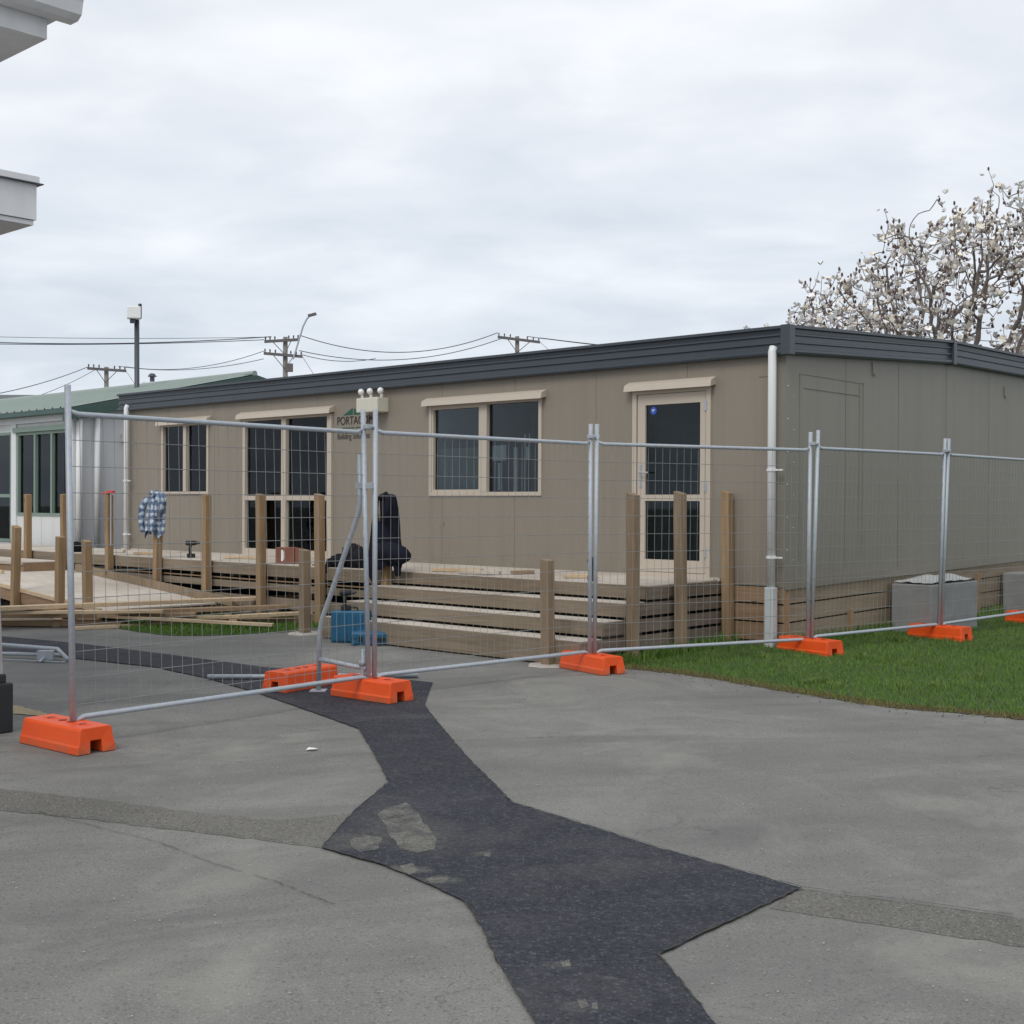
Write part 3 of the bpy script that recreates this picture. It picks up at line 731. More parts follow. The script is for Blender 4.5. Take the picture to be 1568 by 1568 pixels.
# downpipes
def downpipe(s, top, bot, low, n=.09, lab=None):
    b = MB(); b.tube([W(s, n-.02, top+.04), W(s, n, top), W(s, n, bot)], .041, 14); p = b.build('downpipe', M['whitepipe'], bld, smooth=True)
    if low is not None:
        b = MB(); b.fr(s-.048, s+.048, n-.048, n+.048, low, bot+.04); b.build('pipe_shoe', M['concrete_pipe'], p, bevel=.01)
    b = MB()
    for z_ in (1.78, .93, .74)[:2]:
        b.tube([W(s, n, z_-.012), W(s, n, z_+.012)], .050, 14); b.fr(s-.12, s-.04, n-.012, n+.008, z_-.008, z_+.008)
    build_each(b, 'pipe_bracket', M['whitepipe'], p)
downpipe(.095, 2.93, .60, .02); downpipe(LEN-.25, 2.94, .68, None)
# security light
b = MB(); b.fr(5.72, 6.13, .0, .20, 2.60, 2.785); sl = b.build('emergency_light', M['cream'], bld, bevel=.012)
for k, (s_, dn_) in enumerate(((6.10, .12), (5.93, .12), (5.75, .1))):
    b = MB(); b.tube([W(s_, dn_, 2.785), W(s_, dn_, 2.84)], .02, 10); b.ball(W(s_, dn_+.02, 2.87), .042, 12, 8); b.build('lamp_head', M['gwhite'], sl, smooth=True)
# lettering on the wall
def lettering(txt, s_left, z, size, mat, n=.004, xs=1.0, name='lettering'):
    cu = bpy.data.curves.new(name, 'FONT'); cu.body = txt; cu.size = size; cu.extrude = .0015
    ob = bpy.data.objects.new(name, cu); COL.objects.link(ob)
    dg = bpy.context.evaluated_depsgraph_get(); me = bpy.data.meshes.new_from_object(ob.evaluated_get(dg))
    bpy.data.objects.remove(ob); me.materials.clear(); me.materials.append(mat)
    o = bpy.data.objects.new(name, me); COL.objects.link(o); o.parent = bld
    ux = Vector((-A[0], -A[1], 0)); mt = Matrix((( ux.x*xs, 0, Nn[0], 0), (ux.y*xs, 0, Nn[1], 0), (0, 1, 0, 0), (0, 0, 0, 1)))
    me.transform(mt); p = W(s_left, n, z)-rootloc(bld); o.location = p
    return o
t1 = lettering('PORTACOM', 6.745, 2.475, .155, M['text'], xs=.86); t1['label'] = 'dark capital lettering of the building maker'
lettering('Building Solutions', 6.74, 2.285, .115, M['textgrey'], xs=.80)
b = MB()
b.quad(W(6.62, .004, 2.60), W(6.425, .004, 2.60), W(6.425, .004, 2.69)); b.quad(W(6.405, .004, 2.60), W(6.20, .004, 2.60), W(6.405, .004, 2.685))
b.fr(6.39, 6.64, .001, .004, 2.425, 2.437); b.fr(6.12, 6.36, .001, .004, 2.425, 2.437)
build_each(b, 'emblem', M['logogreen'], bld)
# marks on the wall
b = MB(); b.fr(4.70, 4.73, .0, .002, 1.16, 1.21); b.fr(.12, .30, 0, .004, 2.70, 2.704); b.fr(.12,.124,0,.004,2.70,2.86); build_each(b, 'scuff', M['cladjoint'], bld)
# cable conduit near window C? ledger batten under the wall
b = MB(); b.fr(.72, LEN, .0, .035, .655, .70); b.build('ledger_batten', M['tread'], bld)

# ------------------------------------------------------------------ deck, steps, ramp
ZD = .68; ND = 1.30
deck = thing('timber_deck', 'raised pale timber deck along the front of the taupe building', 'deck', W(8, .6, 0))
b = MB(); n0 = .05
while n0 < ND-.02:
    b.fr(.70 if n0 > .2 else .74, 19.5, n0, min(n0+.132, ND), ZD-.032, ZD+R.uniform(-.002, .002)); n0 += .14
b.build('deck_boards', M['tread'], deck)
for z0, z1, mt in ((.53, .672, 'riser'), (.465, .48, 'brown'), (.355, .44, 'riser'), (.135, .27, 'riser'), (-.01, .11, 'riser')):
    b = MB(); b.fr(4.27, 19.5, ND-.012 if z0 > .5 else ND-.045, ND+.012 if z0 > .5 else ND-.014, z0, z1); b.build('face_board', M[mt if z0 < .4 else 'brown' if z0 < .5 else 'riser'], deck)
b = MB()
for z0, z1 in ((.535, .655), (.36, .505), (.19, .335), (.0, .165)): b.fe(-ND+.02, -.02, -.70-.012, -.70+.012, z0, z1)
# side boards, in the front frame
b = MB()
for z0, z1 in ((.55, .672), (.405, .525), (.255, .375), (.06, .225)): b.fr(.675, .70, .0, ND, z0, z1)
build_each(b, 'side_board', M['riserside'], deck)
b = MB()
for s_ in [1.0+.9*k for k in range(20)]: b.fr(s_, s_+.045, .06, ND-.05, ZD-.19, ZD-.034)
for s_ in [1.2+1.5*k for k in range(12)]: b.fr(s_, s_+.09, .3, .39, 0, ZD-.2)
build_each(b, 'joist', M['riserside'], deck)
steps = thing('timber_steps', 'flight of wide timber steps with pale treads and brown risers', 'steps', W(2.7, 1.8, 0))
lev = [(1.62, .53), (1.94, .38), (2.26, .23)]
pn = ND
for k, (ne, zz) in enumerate(lev):
    b = MB(); w2 = (ne-pn)/2
    for q in range(3):
        a0 = pn+.024+q*(ne-pn-.024)/3; b.fr(.70, 4.25, a0+.002, a0+(ne-pn-.024)/3-.002, zz-.03, zz)
    b.build('tread', M['tread'], steps); pn = ne
for ne, zz in [(ND, ZD)]+lev:
    b = MB(); b.fr(.70, 4.25, ne+.001, ne+.022, (zz-.126 if zz > .3 else .015), zz-.004); b.build('riser', M['riser'], steps)
for k, (ne, zz) in enumerate(lev):
    b = MB(); b.fr(.676, .70, 0 if k else 0, ne, zz-.13+.0, zz-.03) if False else b.fr(.674, .698, ND+.001, ne+.022, zz-.125, zz-.005)
    b.fr(4.252, 4.275, ND+.014, ne+.022, zz-.125, zz-.005); build_each(b, 'side_board', M['riserside'], steps)
b = MB()
for s_ in (.75, 2.0, 3.1, 4.18):
    b.hexa([W(s_+.045, ND, 0), W(s_+.045, 2.2, 0), W(s_, 2.2, 0), W(s_, ND, 0)], [W(s_+.045, ND, .5), W(s_+.045, 2.2, .12), W(s_, 2.2, .12), W(s_, ND, .5)])
build_each(b, 'stringer', M['riserside'], steps)
# ramp
ramp = thing('timber_ramp', 'pale plywood access ramp climbing left beside the deck', 'ramp', W(8.5, 2.3, 0))
def zr(s): return min(.425, .17+.075*(s-7.5))
b = MB()
for s0, s1 in ((7.35, 8.9), (8.91, 10.1), (10.11, 10.9)):
    b.hexa([W(s1, 1.42, zr(s1)-.02), W(s1, 3.1, zr(s1)-.02), W(s0, 3.1, zr(s0)-.02), W(s0, 1.42, zr(s0)-.02)], [W(s1, 1.42, zr(s1)), W(s1, 3.1, zr(s1)), W(s0, 3.1, zr(s0)), W(s0, 1.42, zr(s0))])
b.fr(10.91, 14.5, 1.42, 3.1, .405, .425)
b.build('ramp_surface', M['tread'], ramp)
def slopebar(b, s0, s1, n0, n1, lo, hi):
    b.hexa([W(s1, n0, zr(s1)+lo), W(s1, n1, zr(s1)+lo), W(s0, n1, zr(s0)+lo), W(s0, n0, zr(s0)+lo)], [W(s1, n0, zr(s1)+hi), W(s1, n1, zr(s1)+hi), W(s0, n1, zr(s0)+hi), W(s0, n0, zr(s0)+hi)])
b = MB(); slopebar(b, 7.0, 10.9, 1.43, 1.48, .002, .105); b.build('kerb_board', M['postgrey'], ramp)
b = MB(); slopebar(b, 7.3, 10.9, 3.1, 3.14, -.02, .025); b.build('edge_trim', M['plank'], ramp)
b = MB(); slopebar(b, 7.3, 10.9, 3.101, 3.125, -.17, -.022); b.fr(10.9, 14.5, 3.1, 3.125, .2, .40); b.build('edge_board', M['brown'], ramp)
b = MB(); b.fr(11.0, 14.4, 2.5, 2.54, .43, .475); b.fr(11.0, 14.4, 2.75, 2.80, .43, .46); build_each(b, 'loose_batten', M['plank'], ramp)
land = thing('timber_landing', 'low brown timber landing at the top of the ramp', 'landing', W(12.5, 1.8, 0))
b = MB(); b.fr(11.3, 13.9, 1.42, 2.1, .52, .56); b.build('landing_top', M['tread'], land)
b = MB(); b.fr(11.3, 13.9, 2.05, 2.08, .427, .51); b.fr(11.27, 11.3, 1.42, 2.08, .427, .55); build_each(b, 'landing_face', M['brown'], land)

# ---- posts
protos = {}
def post(px, n, toppx, label, mat='post', w=.046, base=0.0, s=None, group='timber posts standing along the deck and ramp'):
    s_, d_, _ = fn(px, n, toppx); 
    if s is not None: s_ = s
    P = W(s_, n, base); zt_ = H+ray(px, toppx)[2]*d_/ray(px, toppx)[1]
    h_ = zt_-base; rr = random.Random(int(px)); b = MB(); tl = rr.uniform(.004, .016)
    lx, ly = rr.gauss(0, .002), rr.gauss(0, .002)
    ua, un = Vector((A[0], A[1], 0)), Vector((Nn[0], Nn[1], 0))
    rings = []
    for k in range(7):
        z = h_*k/6; off = Vector((lx*k+rr.gauss(0, .001), ly*k, 0)); q = []
        for sa, sn_ in ((1, -1), (1, 1), (-1, 1), (-1, -1)):
            zz = z+(tl*sa if k == 6 else 0)
            q.append(off+ua*w*sa+un*w*sn_+Vector((0, 0, zz)))
        rings.append(q)
    b.rings(rings)
    o = b.build('timber_post', M[mat], None, world=False, bevel=.004); o.location = P
    props(o, label, 'post', group); return o, P, zt_
lab = [(43, 1.38, 757, 'tall timber post in front of the green-framed window'), (100, 1.38, 757, 'tall timber post half hidden behind the leftmost steel fence post'),
       (168, 1.38, 757, 'tall timber post with the red clamp on its top'), (240, 1.38, 760, 'timber post with the checked shirt hung over it'),
       (317, 1.38, 757, 'tall timber post just right of the narrow window'), (401, 1.38, 757, 'tall timber post left of the double door mullion'), (491, 1.38, 757, 'tall timber post at the right edge of the double door'),
       (593, 1.38, 768, 'timber post under the dark jacket')]
posts = {}
for px, n, tp, l in lab: posts[px] = post(px, n, tp, l)
for px, n, tp, l in [(23, 3.18, 806, 'short timber post on the outer ramp edge, leftmost of the three short ones'), (91, 3.18, 822, 'short timber post on the outer ramp edge beside the leftmost steel fence post'),
                     (135, 3.05, 828, 'short timber post on the ramp edge right of the leftmost steel fence post')]:
    posts[px] = post(px, n, tp, l)
posts[467] = post(467, 2.12, 842, 'short timber post at the left foot of the steps by the blue cases', 'postgrey', .047)
posts[840] = post(840, 2.33, 857, 'short timber post at the right foot of the steps in a concrete footing', 'postgrey', .047)
posts[970] = post(970, 1.63, 756, 'tall timber post at the top right corner of the steps left of the single door', 'postgrey')
posts[1044] = post(1044, .90, 754, 'tall timber post in front of the single door', 'postgrey')
posts[1116] = post(1116, .08, 753, 'tall timber post against the wall right of the single door', 'post')
for px, l in ((840, 'pale concrete footing around the right step post'), (467, 'pale concrete footing around the left step post')):
    P = posts[px][1]; b = MB(); r_ = random.Random(px)
    out = [P+Vector((cos(q*pi/8)*r_.uniform(.16, .22), sin(q*pi/8)*r_.uniform(.16, .22), 0)) for q in range(16)]
    b.hexa([p+Vector((0, 0, .0005)) for p in out], [P.lerp(p, .9)+Vector((0, 0, .014)) for p in out])
    props(b.build('concrete_footing', M['padconc'], loc=(P.x, P.y, 0)), l, 'footing', 'concrete post footings')

# ---- loose planks in front of the deck
plk = [((-60, 934, .24), (478, 913, .24), .085, .045, 'plank', 'long pale plank lying topmost across the pile'),
       ((-60, 932, .18), (418, 957, .06), .035, .035, 'plank', 'thin pale batten slanting down across the pile'),
       ((-60, 943, .13), (300, 941, .13), .09, .045, 'plankdark', 'brown plank in the middle of the pile at its left end'),
       ((-60, 952, .035), (190, 955, .035), .10, .06, 'plankdark', 'dark brown plank lying on the asphalt at the left end'),
       ((115, 962, .02), (330, 951, .02), .06, .035, 'plank', 'short pale plank at the edge of the verge'),
       ((362, 944, .12), (482, 938, .12), .06, .04, 'plank', 'short pale plank by the short post at the right end of the pile'),
       ((180, 938, .17), (486, 927, .17), .09, .045, 'plankdark', 'brown plank under the long pale plank'),
       ((230, 952, .03), (470, 950, .03), .09, .045, 'plankdark', 'brown plank on the ground at the back of the verge'),
       ((250, 946, .09), (455, 943, .09), .05, .035, 'plank', 'narrow pale batten low in the pile behind the verge'),
       ((-60, 938, .185), (250, 936, .185), .06, .035, 'plank', 'pale plank in the upper layer at the left of the pile')]
for p0, p1, wy, hz, mt, l in plk:
    a_, c_ = gp(*p0), gp(*p1); b = MB(); mid = (a_+c_)/2; u = (c_-a_)/2; side = Vector((-u.y, u.x, 0)).normalized()*wy
    b.box(mid, u, side, (0, 0, hz/2)); props(b.build('plank', M[mt], loc=(mid.x, mid.y, 0), bevel=.003), l, 'plank', 'loose planks piled in front of the deck')
for k, (px, l) in enumerate(((60, 'timber bearer under the left of the plank pile'), (330, 'timber bearer under the middle of the plank pile'))):
    p = gp(px, 958, 0); b = MB(); b.box(p+Vector((.1, .35, .035)), (.04, .02, 0), (-.15, .5, 0), (0, 0, .034)); props(b.build('bearer', M['plankdark'], loc=(p.x, p.y, 0)), l, 'plank', 'timber bearers under the planks')

# ------------------------------------------------------------------ fence panels
Q = [(-2.585, 7.42), (-1.0268, 9.3193), (.694, 10.9557), (2.8314, 12.0354), (4.53, 13.42), (6.27, 15.20)]
LP = 2.35
def make_panel(label):
    t = thing('temporary_fence', label, 'fence', group='steel mesh fence panels in a row')
    for x, top in ((.026, 2.13), (LP-.026, 2.13)):
        b = MB(); b.tube([(x, 0, .06), (x, 0, top)], .0185, 12); b.build('post', M['galv'], t, world=False, smooth=True)
    for z, nm, r in ((1.96, 'top_rail', .0165), (.17, 'bottom_rail', .0165)):
        dz = -.035 if z > 1 else .035
        b = MB(); b.tube([(.03, .0, z+dz*-.6), (.09, 0, z), (LP-.09, 0, z), (LP-.03, 0, z+dz*-.6)], [.011, r, r, .011], 10); b.build(nm, M['galv'], t, world=False, smooth=True)
    b = MB(); k = 0; x = .10
    while x < LP-.07:
        b.tube([(x, .004, .17), (x, .004, 1.96)], .0019, 4, False); x += .0745
    z = 1.96-.155
    while z > .2:
        b.tube([(.026, -.003, z), (LP-.026, -.003, z)], .0022, 4, False); z -= .156
    b.build('mesh', M['wire'], t, world=False)
    return t
plabels = ['nearest mesh fence panel, leftmost of the row', 'mesh fence panel in front of the jacket and the wide window', 'mesh fence panel in front of the steps and the single door',
           'mesh fence panel in front of the building end wall and concrete block', 'mesh fence panel running out of the frame at the right']
lean = [-.034, 0.0, .012, .030, .035]
pan0 = make_panel(plabels[0])
for i in range(5):
    o = pan0 if i == 0 else dup(pan0, label=plabels[i])
    dx, dy = Q[i+1][0]-Q[i][0], Q[i+1][1]-Q[i][1]; L = hypot(dx, dy)
    o.location = (Q[i][0], Q[i][1], .02 if i > 2 else 0)
    o.rotation_euler = (lean[i], 0, atan2(dy, dx)); o.scale = (L/LP, 1, 1)
def clamp(i, z, l):
    dx, dy = Q[i+1][0]-Q[i][0] if i < 5 else 1, Q[i+1][1]-Q[i][1] if i < 5 else 1; a_ = atan2(dy, dx)
    ln = (lean[i-1]+lean[i])/2
    t = thing('pipe_clamp', l, 'clamp', (Q[i][0]+sin(a_)*sin(ln)*z, Q[i][1]-cos(a_)*sin(ln)*z, z), a_, 'steel clamps joining the fence panels')
    b = MB(); b.aab(-.05, .05, -.026, .026, -.016, .016); b.build('clamp_plate', M['galv'], t, world=False, bevel=.004)
    b = MB(); b.tube([(0, -.045, 0), (0, .045, 0)], .009, 6); b.build('bolt', M['galv'], t, world=False)
for i, l in ((1, 'steel clamp at the top of the joint in front of the emergency light'), (2, 'steel clamp at the top of the joint between wide window and single door'), (3, 'steel clamp at the top of the joint just right of the white downpipe'), (4, 'steel clamp at the top of the joint in front of the concrete block')):
    clamp(i, 2.02 if i > 1 else 2.0, l)

def make_foot(label):
    t = thing('ballast_block', label, 'ballast block', group='orange plastic feet under the fence')
    L, w0, w1, h = .312, .125, .106, .148
    b = MB(); N_ = [(-w0, 0), (-w0, .045), (-w0+.008, .05), (-w1, h-.012), (-w1+.012, h), (w1-.012, h), (w1, h-.012), (w0-.008, .05), (w0, .045), (w0, 0), (.042, 0), (.036, .072), (-.036, .072), (-.042, 0)]
    rings = []
    for x, sc, dh in ((-L, .97, 0), (-L+.015, 1, 0), (L-.015, 1, 0), (L, .97, 0)):
        rings.append([(x*(1 if z < .06 else .97), y*sc, z) for y, z in N_])
    n = len(N_)
    for r in rings: b.v += r
    for k in range(3):
        for q in range(n): b.f.append((k*n+q, k*n+(q+1) % n, (k+1)*n+(q+1) % n, (k+1)*n+q)); b.mi.append(0)
    # end faces as strips left, right, top of the notch
    for k, fl in ((0, 1), (3, 0)):
        o = k*n
        for f in ((0, 1, 2, 12, 13), (2, 3, 4, 12), (4, 5, 11, 12), (5, 6, 7, 11), (7, 8, 9, 10, 11)):
            f = tuple(o+x for x in f); b.f.append(f if not fl else tuple(reversed(f))); b.mi.append(0)
    body = b.build('body', M['orange'], t, world=False, bevel=.004)
    b = MB(); b.cur = 0
    b.aab(-.262, .262, -w0+.0185-.006, -w0+.02, .083, .088); b.aab(-.262, .262, w0-.02, w0-.0125, .083, .088)
    for x in (-.17, .17):
        b.aab(x-.05, x+.05, -.02, .02, h-.004, h+.003)
    build_each(b, 'rib', M['orange'], body, world=False)
    b = MB()
    for x in (-.045, .045, -.17, .17):
        b.tube([(x, 0, h+.0005), (x, 0, h+.0042)], .024, 12)
    build_each(b, 'socket', M['orangeb'], body, world=False)
    return t
fl = ['orange foot under the leftmost steel fence post', 'orange foot under the fence joint on the fresh asphalt strip', 'orange foot under the fence joint at the corner of the lawn',
      'orange foot on the lawn below the white downpipe', 'orange foot on the lawn before the concrete block', 'orange foot cut by the right edge of the photo']
f0 = make_foot(fl[0])
for i in range(6):
    o = f0 if i == 0 else dup(f0, label=fl[i])
    j = min(i, 4); a_ = atan2(Q[j+1][1]-Q[j][1], Q[j+1][0]-Q[j][0])
    if 0 < i < 5: a0 = atan2(Q[i][1]-Q[i-1][1], Q[i][0]-Q[i-1][0]); a_ = (a_+a0)/2
    o.location = (Q[i][0]+(-.025 if i == 0 else 0), Q[i][1]+(.03 if i == 0 else 0), .003 if i < 3 else .03)
    if i == 1: o.location.z = .009
    o.rotation_euler = (0, 0, a_-pi/2+(.0, .05, -.03, .04, .0, .05)[i])
bf = dup(f0, (-1.63, 9.86, .009), (0, 0, 1.02), 'orange foot behind the fence weighting the diagonal brace')

# brace behind the second joint
br = thing('fence_brace', 'bent steel pipe bracing the fence from behind', 'brace', (Q[1][0], Q[1][1], 0))
pd = Vector((-.78, .63, 0)); q1 = Vector((Q[1][0]-.02, Q[1][1], 0))
def qp(k, z): return q1+pd*k+Vector((0, 0, z))
b = MB(); b.tube([qp(.10, 1.80), qp(.10, 1.44), qp(.115, 1.36), qp(.50, .56), qp(.53, .46), qp(.54, .02)], .019, 10); b.build('brace_pipe', M['galv'], br, smooth=True)
b = MB(); b.tube([qp(.54, .25), qp(.02, .22)], .017, 10); b.build('strut', M['galv'], br, smooth=True)
b = MB(); c = qp(.05, 1.57); b.box(c, pd*.075, Vector((.63, .78, 0))*.02, (0, 0, .022)); b.tube([qp(.0, 1.57), qp(.13, 1.57)], .01, 6); b.build('coupler', M['galv'], br)
b = MB(); c = qp(.54, .012); b.box(c, (.06, 0, 0), (0, .06, 0), (0, 0, .004)); b.build('base_plate', M['galv'], br)
b = MB(); b.tube([qp(.06, .0), qp(.06, .36)], .017, 10); b.tube([qp(.06, .24), qp(.06, .28)], .03, 10); b.build('stub_pipe', M['galv'], br, smooth=True)

# loose steel on the ground
def pipe(name, pts, r, label, cat='pipe', group=None, extra=None):
    c = Vector(pts[0]); t = thing(name, label, cat, (c.x, c.y, 0), group=group)
    b = MB(); b.tube(pts, r, 10); b.build('tube', M['galv'], t, smooth=True)
    if extra: extra(t)
    return t
pipe('steel_pipe', [gp(318, 1036, .03), gp(412, 1036, .03), gp(640, 1033, .03)], .019, 'long galvanised pipe lying behind the orange feet')
pipe('steel_pipe', [gp(603, 1034, .02), gp(640, 1034, .02)], .017, 'short galvanised pipe lying just right of the second fence joint')
def ex(t):
    b = MB(); p0, p1 = gp(-30, 1000, .05), gp(92, 1003, .04); b.tube([p0, p1], .018, 10); b.build('tube', M['galv'], t, smooth=True)
    b = MB(); c = gp(70, 1003, .06); b.box(c, (.07, 0, 0), (0, .03, 0), (0, 0, .04)); b.tube([c, c+Vector((-.02, -.1, -.05))], .012, 6); b.build('coupler', M['galv'], t)
    b = MB(); b.tube([gp(-30, 1008, .015), gp(100, 1014, .012)], .006, 6); b.build('tube', M['galv'], t)
pipe('lying_fence_brace', [gp(-30, 985, .12), gp(88, 994, .10), gp(104, 1010, .03)], .02, 'dismantled fence brace lying on the dark asphalt at the left edge', 'brace', extra=ex)

# ------------------------------------------------------------------ tool cases, drills, clothes
def case(name, c, yaw, w, d, h, label, upright):
    t = thing(name, label, 'tool case', (c.x, c.y, c.z), yaw, 'blue tool cases')
    b = MB(); b.aab(-w/2, w/2, -d/2, d/2, .004, h); body = b.build('shell', M['blue'], t, world=False, bevel=.018)
    b = MB()
    if upright:
        for x in (-.32, -.12, .1, .3): b.aab(x*w-.02, x*w+.02, -d/2-.008, -d/2+.01, .03, h-.03)
    else:
        for x in (-.3, 0, .3): b.aab(x*w-.05, x*w+.05, -d/2-.006, -d/2+.01, .02, h-.02)
        b.aab(-w/2+.05, w/2-.05, -d/2+.04, d/2-.04, h-.005, h+.006)
    build_each(b, 'rib', M['blue'], body, world=False, bevel=.004)
    b = MB(); b.aab(-w/2-.003, w/2+.003, -d/2-.003, d/2+.003, h*.52, h*.52+.006) if not upright else b.aab(-w/2-.003, w/2+.003, -.004, .004, .0, h+.002); b.build('seam', M['grip'], body, world=False)
    b = MB()
    if upright: b.tube([(-.07, 0, h-.005), (-.06, 0, h+.03), (.06, 0, h+.03), (.07, 0, h-.005)], .011, 8)
    else:
        b.aab(-.06, .06, -d/2-.03, -d/2-.015, h*.4, h*.6); b.aab(-.2, -.16, -d/2-.014, -d/2, h*.3, h*.7); b.aab(.16, .2, -d/2-.014, -d/2, h*.3, h*.7)
    b.build('handle', M['grip'], t, world=False)
    return t
cu = gp(536, 985, 0)+Vector((0, .10, 0))
case('tool_case', cu, -.12, .40, .16, .33, 'upright blue tool case with the drill standing on it', True)
cf = gp(575, 988, 0)+Vector((.02, .10, 0))
case('tool_case', cf, .12, .55, .30, .135, 'blue tool case lying flat beside the upright one', False)
def drill(loc, yaw, label, sc=1):
    t = thing('cordless_drill', label, 'drill', loc, yaw, 'black cordless drills')
    b = MB(); b.tube([(-.07, 0, .2), (-.06, 0, .2), (.05, 0, .2), (.075, 0, .2)], [.022, .034, .034, .026], 12); body = b.build('motor_housing', M['grip'], t, world=False, smooth=True)
    b = MB(); b.tube([(.075, 0, .2), (.10, 0, .2), (.125, 0, .2)], [.024, .021, .012], 12); b.build('chuck', M['pole'], t, world=False, smooth=True)
    b = MB(); b.tube([(.0, 0, .19), (-.012, 0, .12), (-.005, 0, .05)], [.022, .019, .022], 10); b.build('grip', M['grip'], t, world=False, smooth=True)
    b = MB(); b.aab(-.05, .06, -.035, .035, .0, .055); b.build('battery', M['grip'], t, world=False, bevel=.008)
    return t
s_, d_, _ = fn(292, 1.0, 858); drill(W(s_, 1.0, ZD+.003), .3, 'cordless drill standing on the deck left of the narrow window post')
s_, d_, _ = fn(906, 1.12, 900); drill(W(s_, 1.12, ZD+.003), 1.3, 'cordless drill on the deck behind the fence joint at the lawn corner')
drill(cu+Vector((-.06, 0, .331)), .4, 'cordless drill standing on the upright blue case').scale = (.9, .9, .9)

def cloth(par_name, label, cat, mat, P, rows, seed, folds=7, amp=.12, extra=None, group=None, hem=.025):
    """garment hanging over a post: rows of (z, offset along A, half width, half depth)"""
    t = thing(par_name, label, cat, P, 0, group); b = MB(); n = 44; r = random.Random(seed); ph = [r.uniform(0, 6) for _ in range(4)]
    rg = []; m = len(rows); rr = []
    for k in range(m-1):
        for q in range(4):
            u = q/4; rr.append([rows[k][j]*(1-u)+rows[k+1][j]*u for j in range(4)])
    rr.append(list(rows[-1]))
    for k, (z, off, w, d) in enumerate(rr):
        v = k/len(rr); q = []
        for i in range(n):
            a_ = 2*pi*i/n
            f = 1+amp*(.25+v)*(.6*sin(folds*a_+ph[0]+v*1.3)+.4*sin((folds*2-3)*a_+ph[1]-v*2)+.25*sin(3*a_+ph[2]))
            zz = z+(hem*(sin(3*a_+ph[3])+.5*sin(7*a_+ph[0]))*v*v if k > len(rr)*.5 else .008*sin(4*a_+k))
            c, s = cos(a_)*w*f, sin(a_)*d*f
            q.append((-A[0]*(c+off)+Nn[0]*s, -A[1]*(c+off)+Nn[1]*s, zz))
        rg.append(q)
    b.rings(rg, True, False)
    top = rg[0]; i0 = len(b.v)-len(rg)*n; b.f.append(tuple(range(i0, i0+n))); b.mi.append(0)
    b.build('cloth_body', mat, t, world=False, smooth=True)
    if extra: extra(t)
    return t
# checked shirt
o_, P, zt_ = posts[240]
px_m = lambda d: d/FOC
d_ = P.y
def srows(lst, d, cx, base):
    out = []
    for py, x0, x1, dep in lst: 
        k = d/FOC; out.append((H-(py-770.5)*k-base, ((x0+x1)/2-cx)*k*1.35, (x1-x0)/2*k*1.22, dep))
    return out
rows = srows([(753, 238, 246, .03), (755, 233, 251, .06), (760, 230, 255, .08), (768, 228, 256, .09), (782, 226, 254, .095), (797, 224, 252, .10), (810, 223, 251, .11), (819, 224, 250, .11)], d_, 240, 0)
def shirt_sleeve(t):
    k = d_/FOC; ax = Vector((-A[0], -A[1], 0)); nn_ = Vector((Nn[0], Nn[1], 0))
    def pt(px, py, n): return ax*((px-240)*k*1.35)+nn_*n+Vector((0, 0, H-(py-770.5)*k))
    for pts_, rr_ in (([pt(252, 758, .05), pt(257, 766, .06), pt(256, 780, .06), pt(250, 792, .08)], [.05, .045, .04, .03]), ([pt(230, 765, .08), pt(223, 780, .10), pt(221, 800, .10), pt(224, 816, .09)], [.045, .05, .042, .034])):
        b = MB(); b.tube(pts_, rr_, 12); b.build('sleeve', M['check'], t, world=False, smooth=True)
    b = MB(); b.tube([pt(236, 757, .07), pt(241, 754, .09), pt(247, 757, .07), pt(245, 764, .10)], [.02, .025, .025, .015], 8); b.build('collar', M['check'], t, world=False, smooth=True)
cloth('checked_shirt', 'light blue checked work shirt hung over a deck post', 'shirt', M['check'], (P.x, P.y, 0), rows, 3, 5, .34, shirt_sleeve, None, .055)
# dark jacket
o_, P, zt_ = posts[593]; d_ = P.y
rows = srows([(757, 589, 602, .03), (759, 583, 606, .07), (768, 579, 607, .10), (785, 574, 608, .13), (800, 572, 609, .14), (825, 570, 610, .15), (845, 568, 613, .16), (862, 570, 613, .16), (868, 571, 612, .15)], d_, 593, 0)
def jack(t):
    k = d_/FOC; ax = Vector((-A[0], -A[1], 0)); nn_ = Vector((Nn[0], Nn[1], 0))
    def pt(px, py, n): return ax*((px-593)*k*1.35)+nn_*n+Vector((0, 0, H-(py-770.5)*k))
    b = MB(); b.tube([pt(578, 842, .02), pt(600, 843, .08), pt(615, 846, .08), pt(627, 849, .06), pt(634, 850, .04)], [.09, .115, .115, .095, .045], 16); b.build('sleeve', M['darkcloth'], t, world=False, smooth=True)
    b = MB(); b.tube([pt(613, 850, .05), pt(617, 866, .06), pt(618, 880, .06)], [.06, .045, .03], 12); b.build('cuff', M['darkcloth'], t, world=False, smooth=True)
    b = MB(); b.tube([pt(577, 855, .10), pt(580, 875, .12), pt(585, 893, .12)], [.06, .05, .018], 12); b.build('tail', M['darkcloth'], t, world=False, smooth=True)
    b = MB(); b.tube([pt(587, 764, .10), pt(602, 757, .10), pt(606, 768, .10), pt(606, 800, .14)], [.03, .035, .032, .03], 10); b.build('collar', M['darkcloth'], t, world=False, smooth=True)
    b = MB(); b.tube([pt(592, 765, .11), pt(595, 785, .135), pt(597, 798, .145)], [.004, .012, .006], 8); b.build('lining', M['postgrey'], t, world=False, smooth=True)
cloth('dark_jacket', 'dark navy jacket draped over a post at the top of the steps', 'jacket', M['darkcloth'], (P.x, P.y, 0), rows, 7, 7, .10, jack)
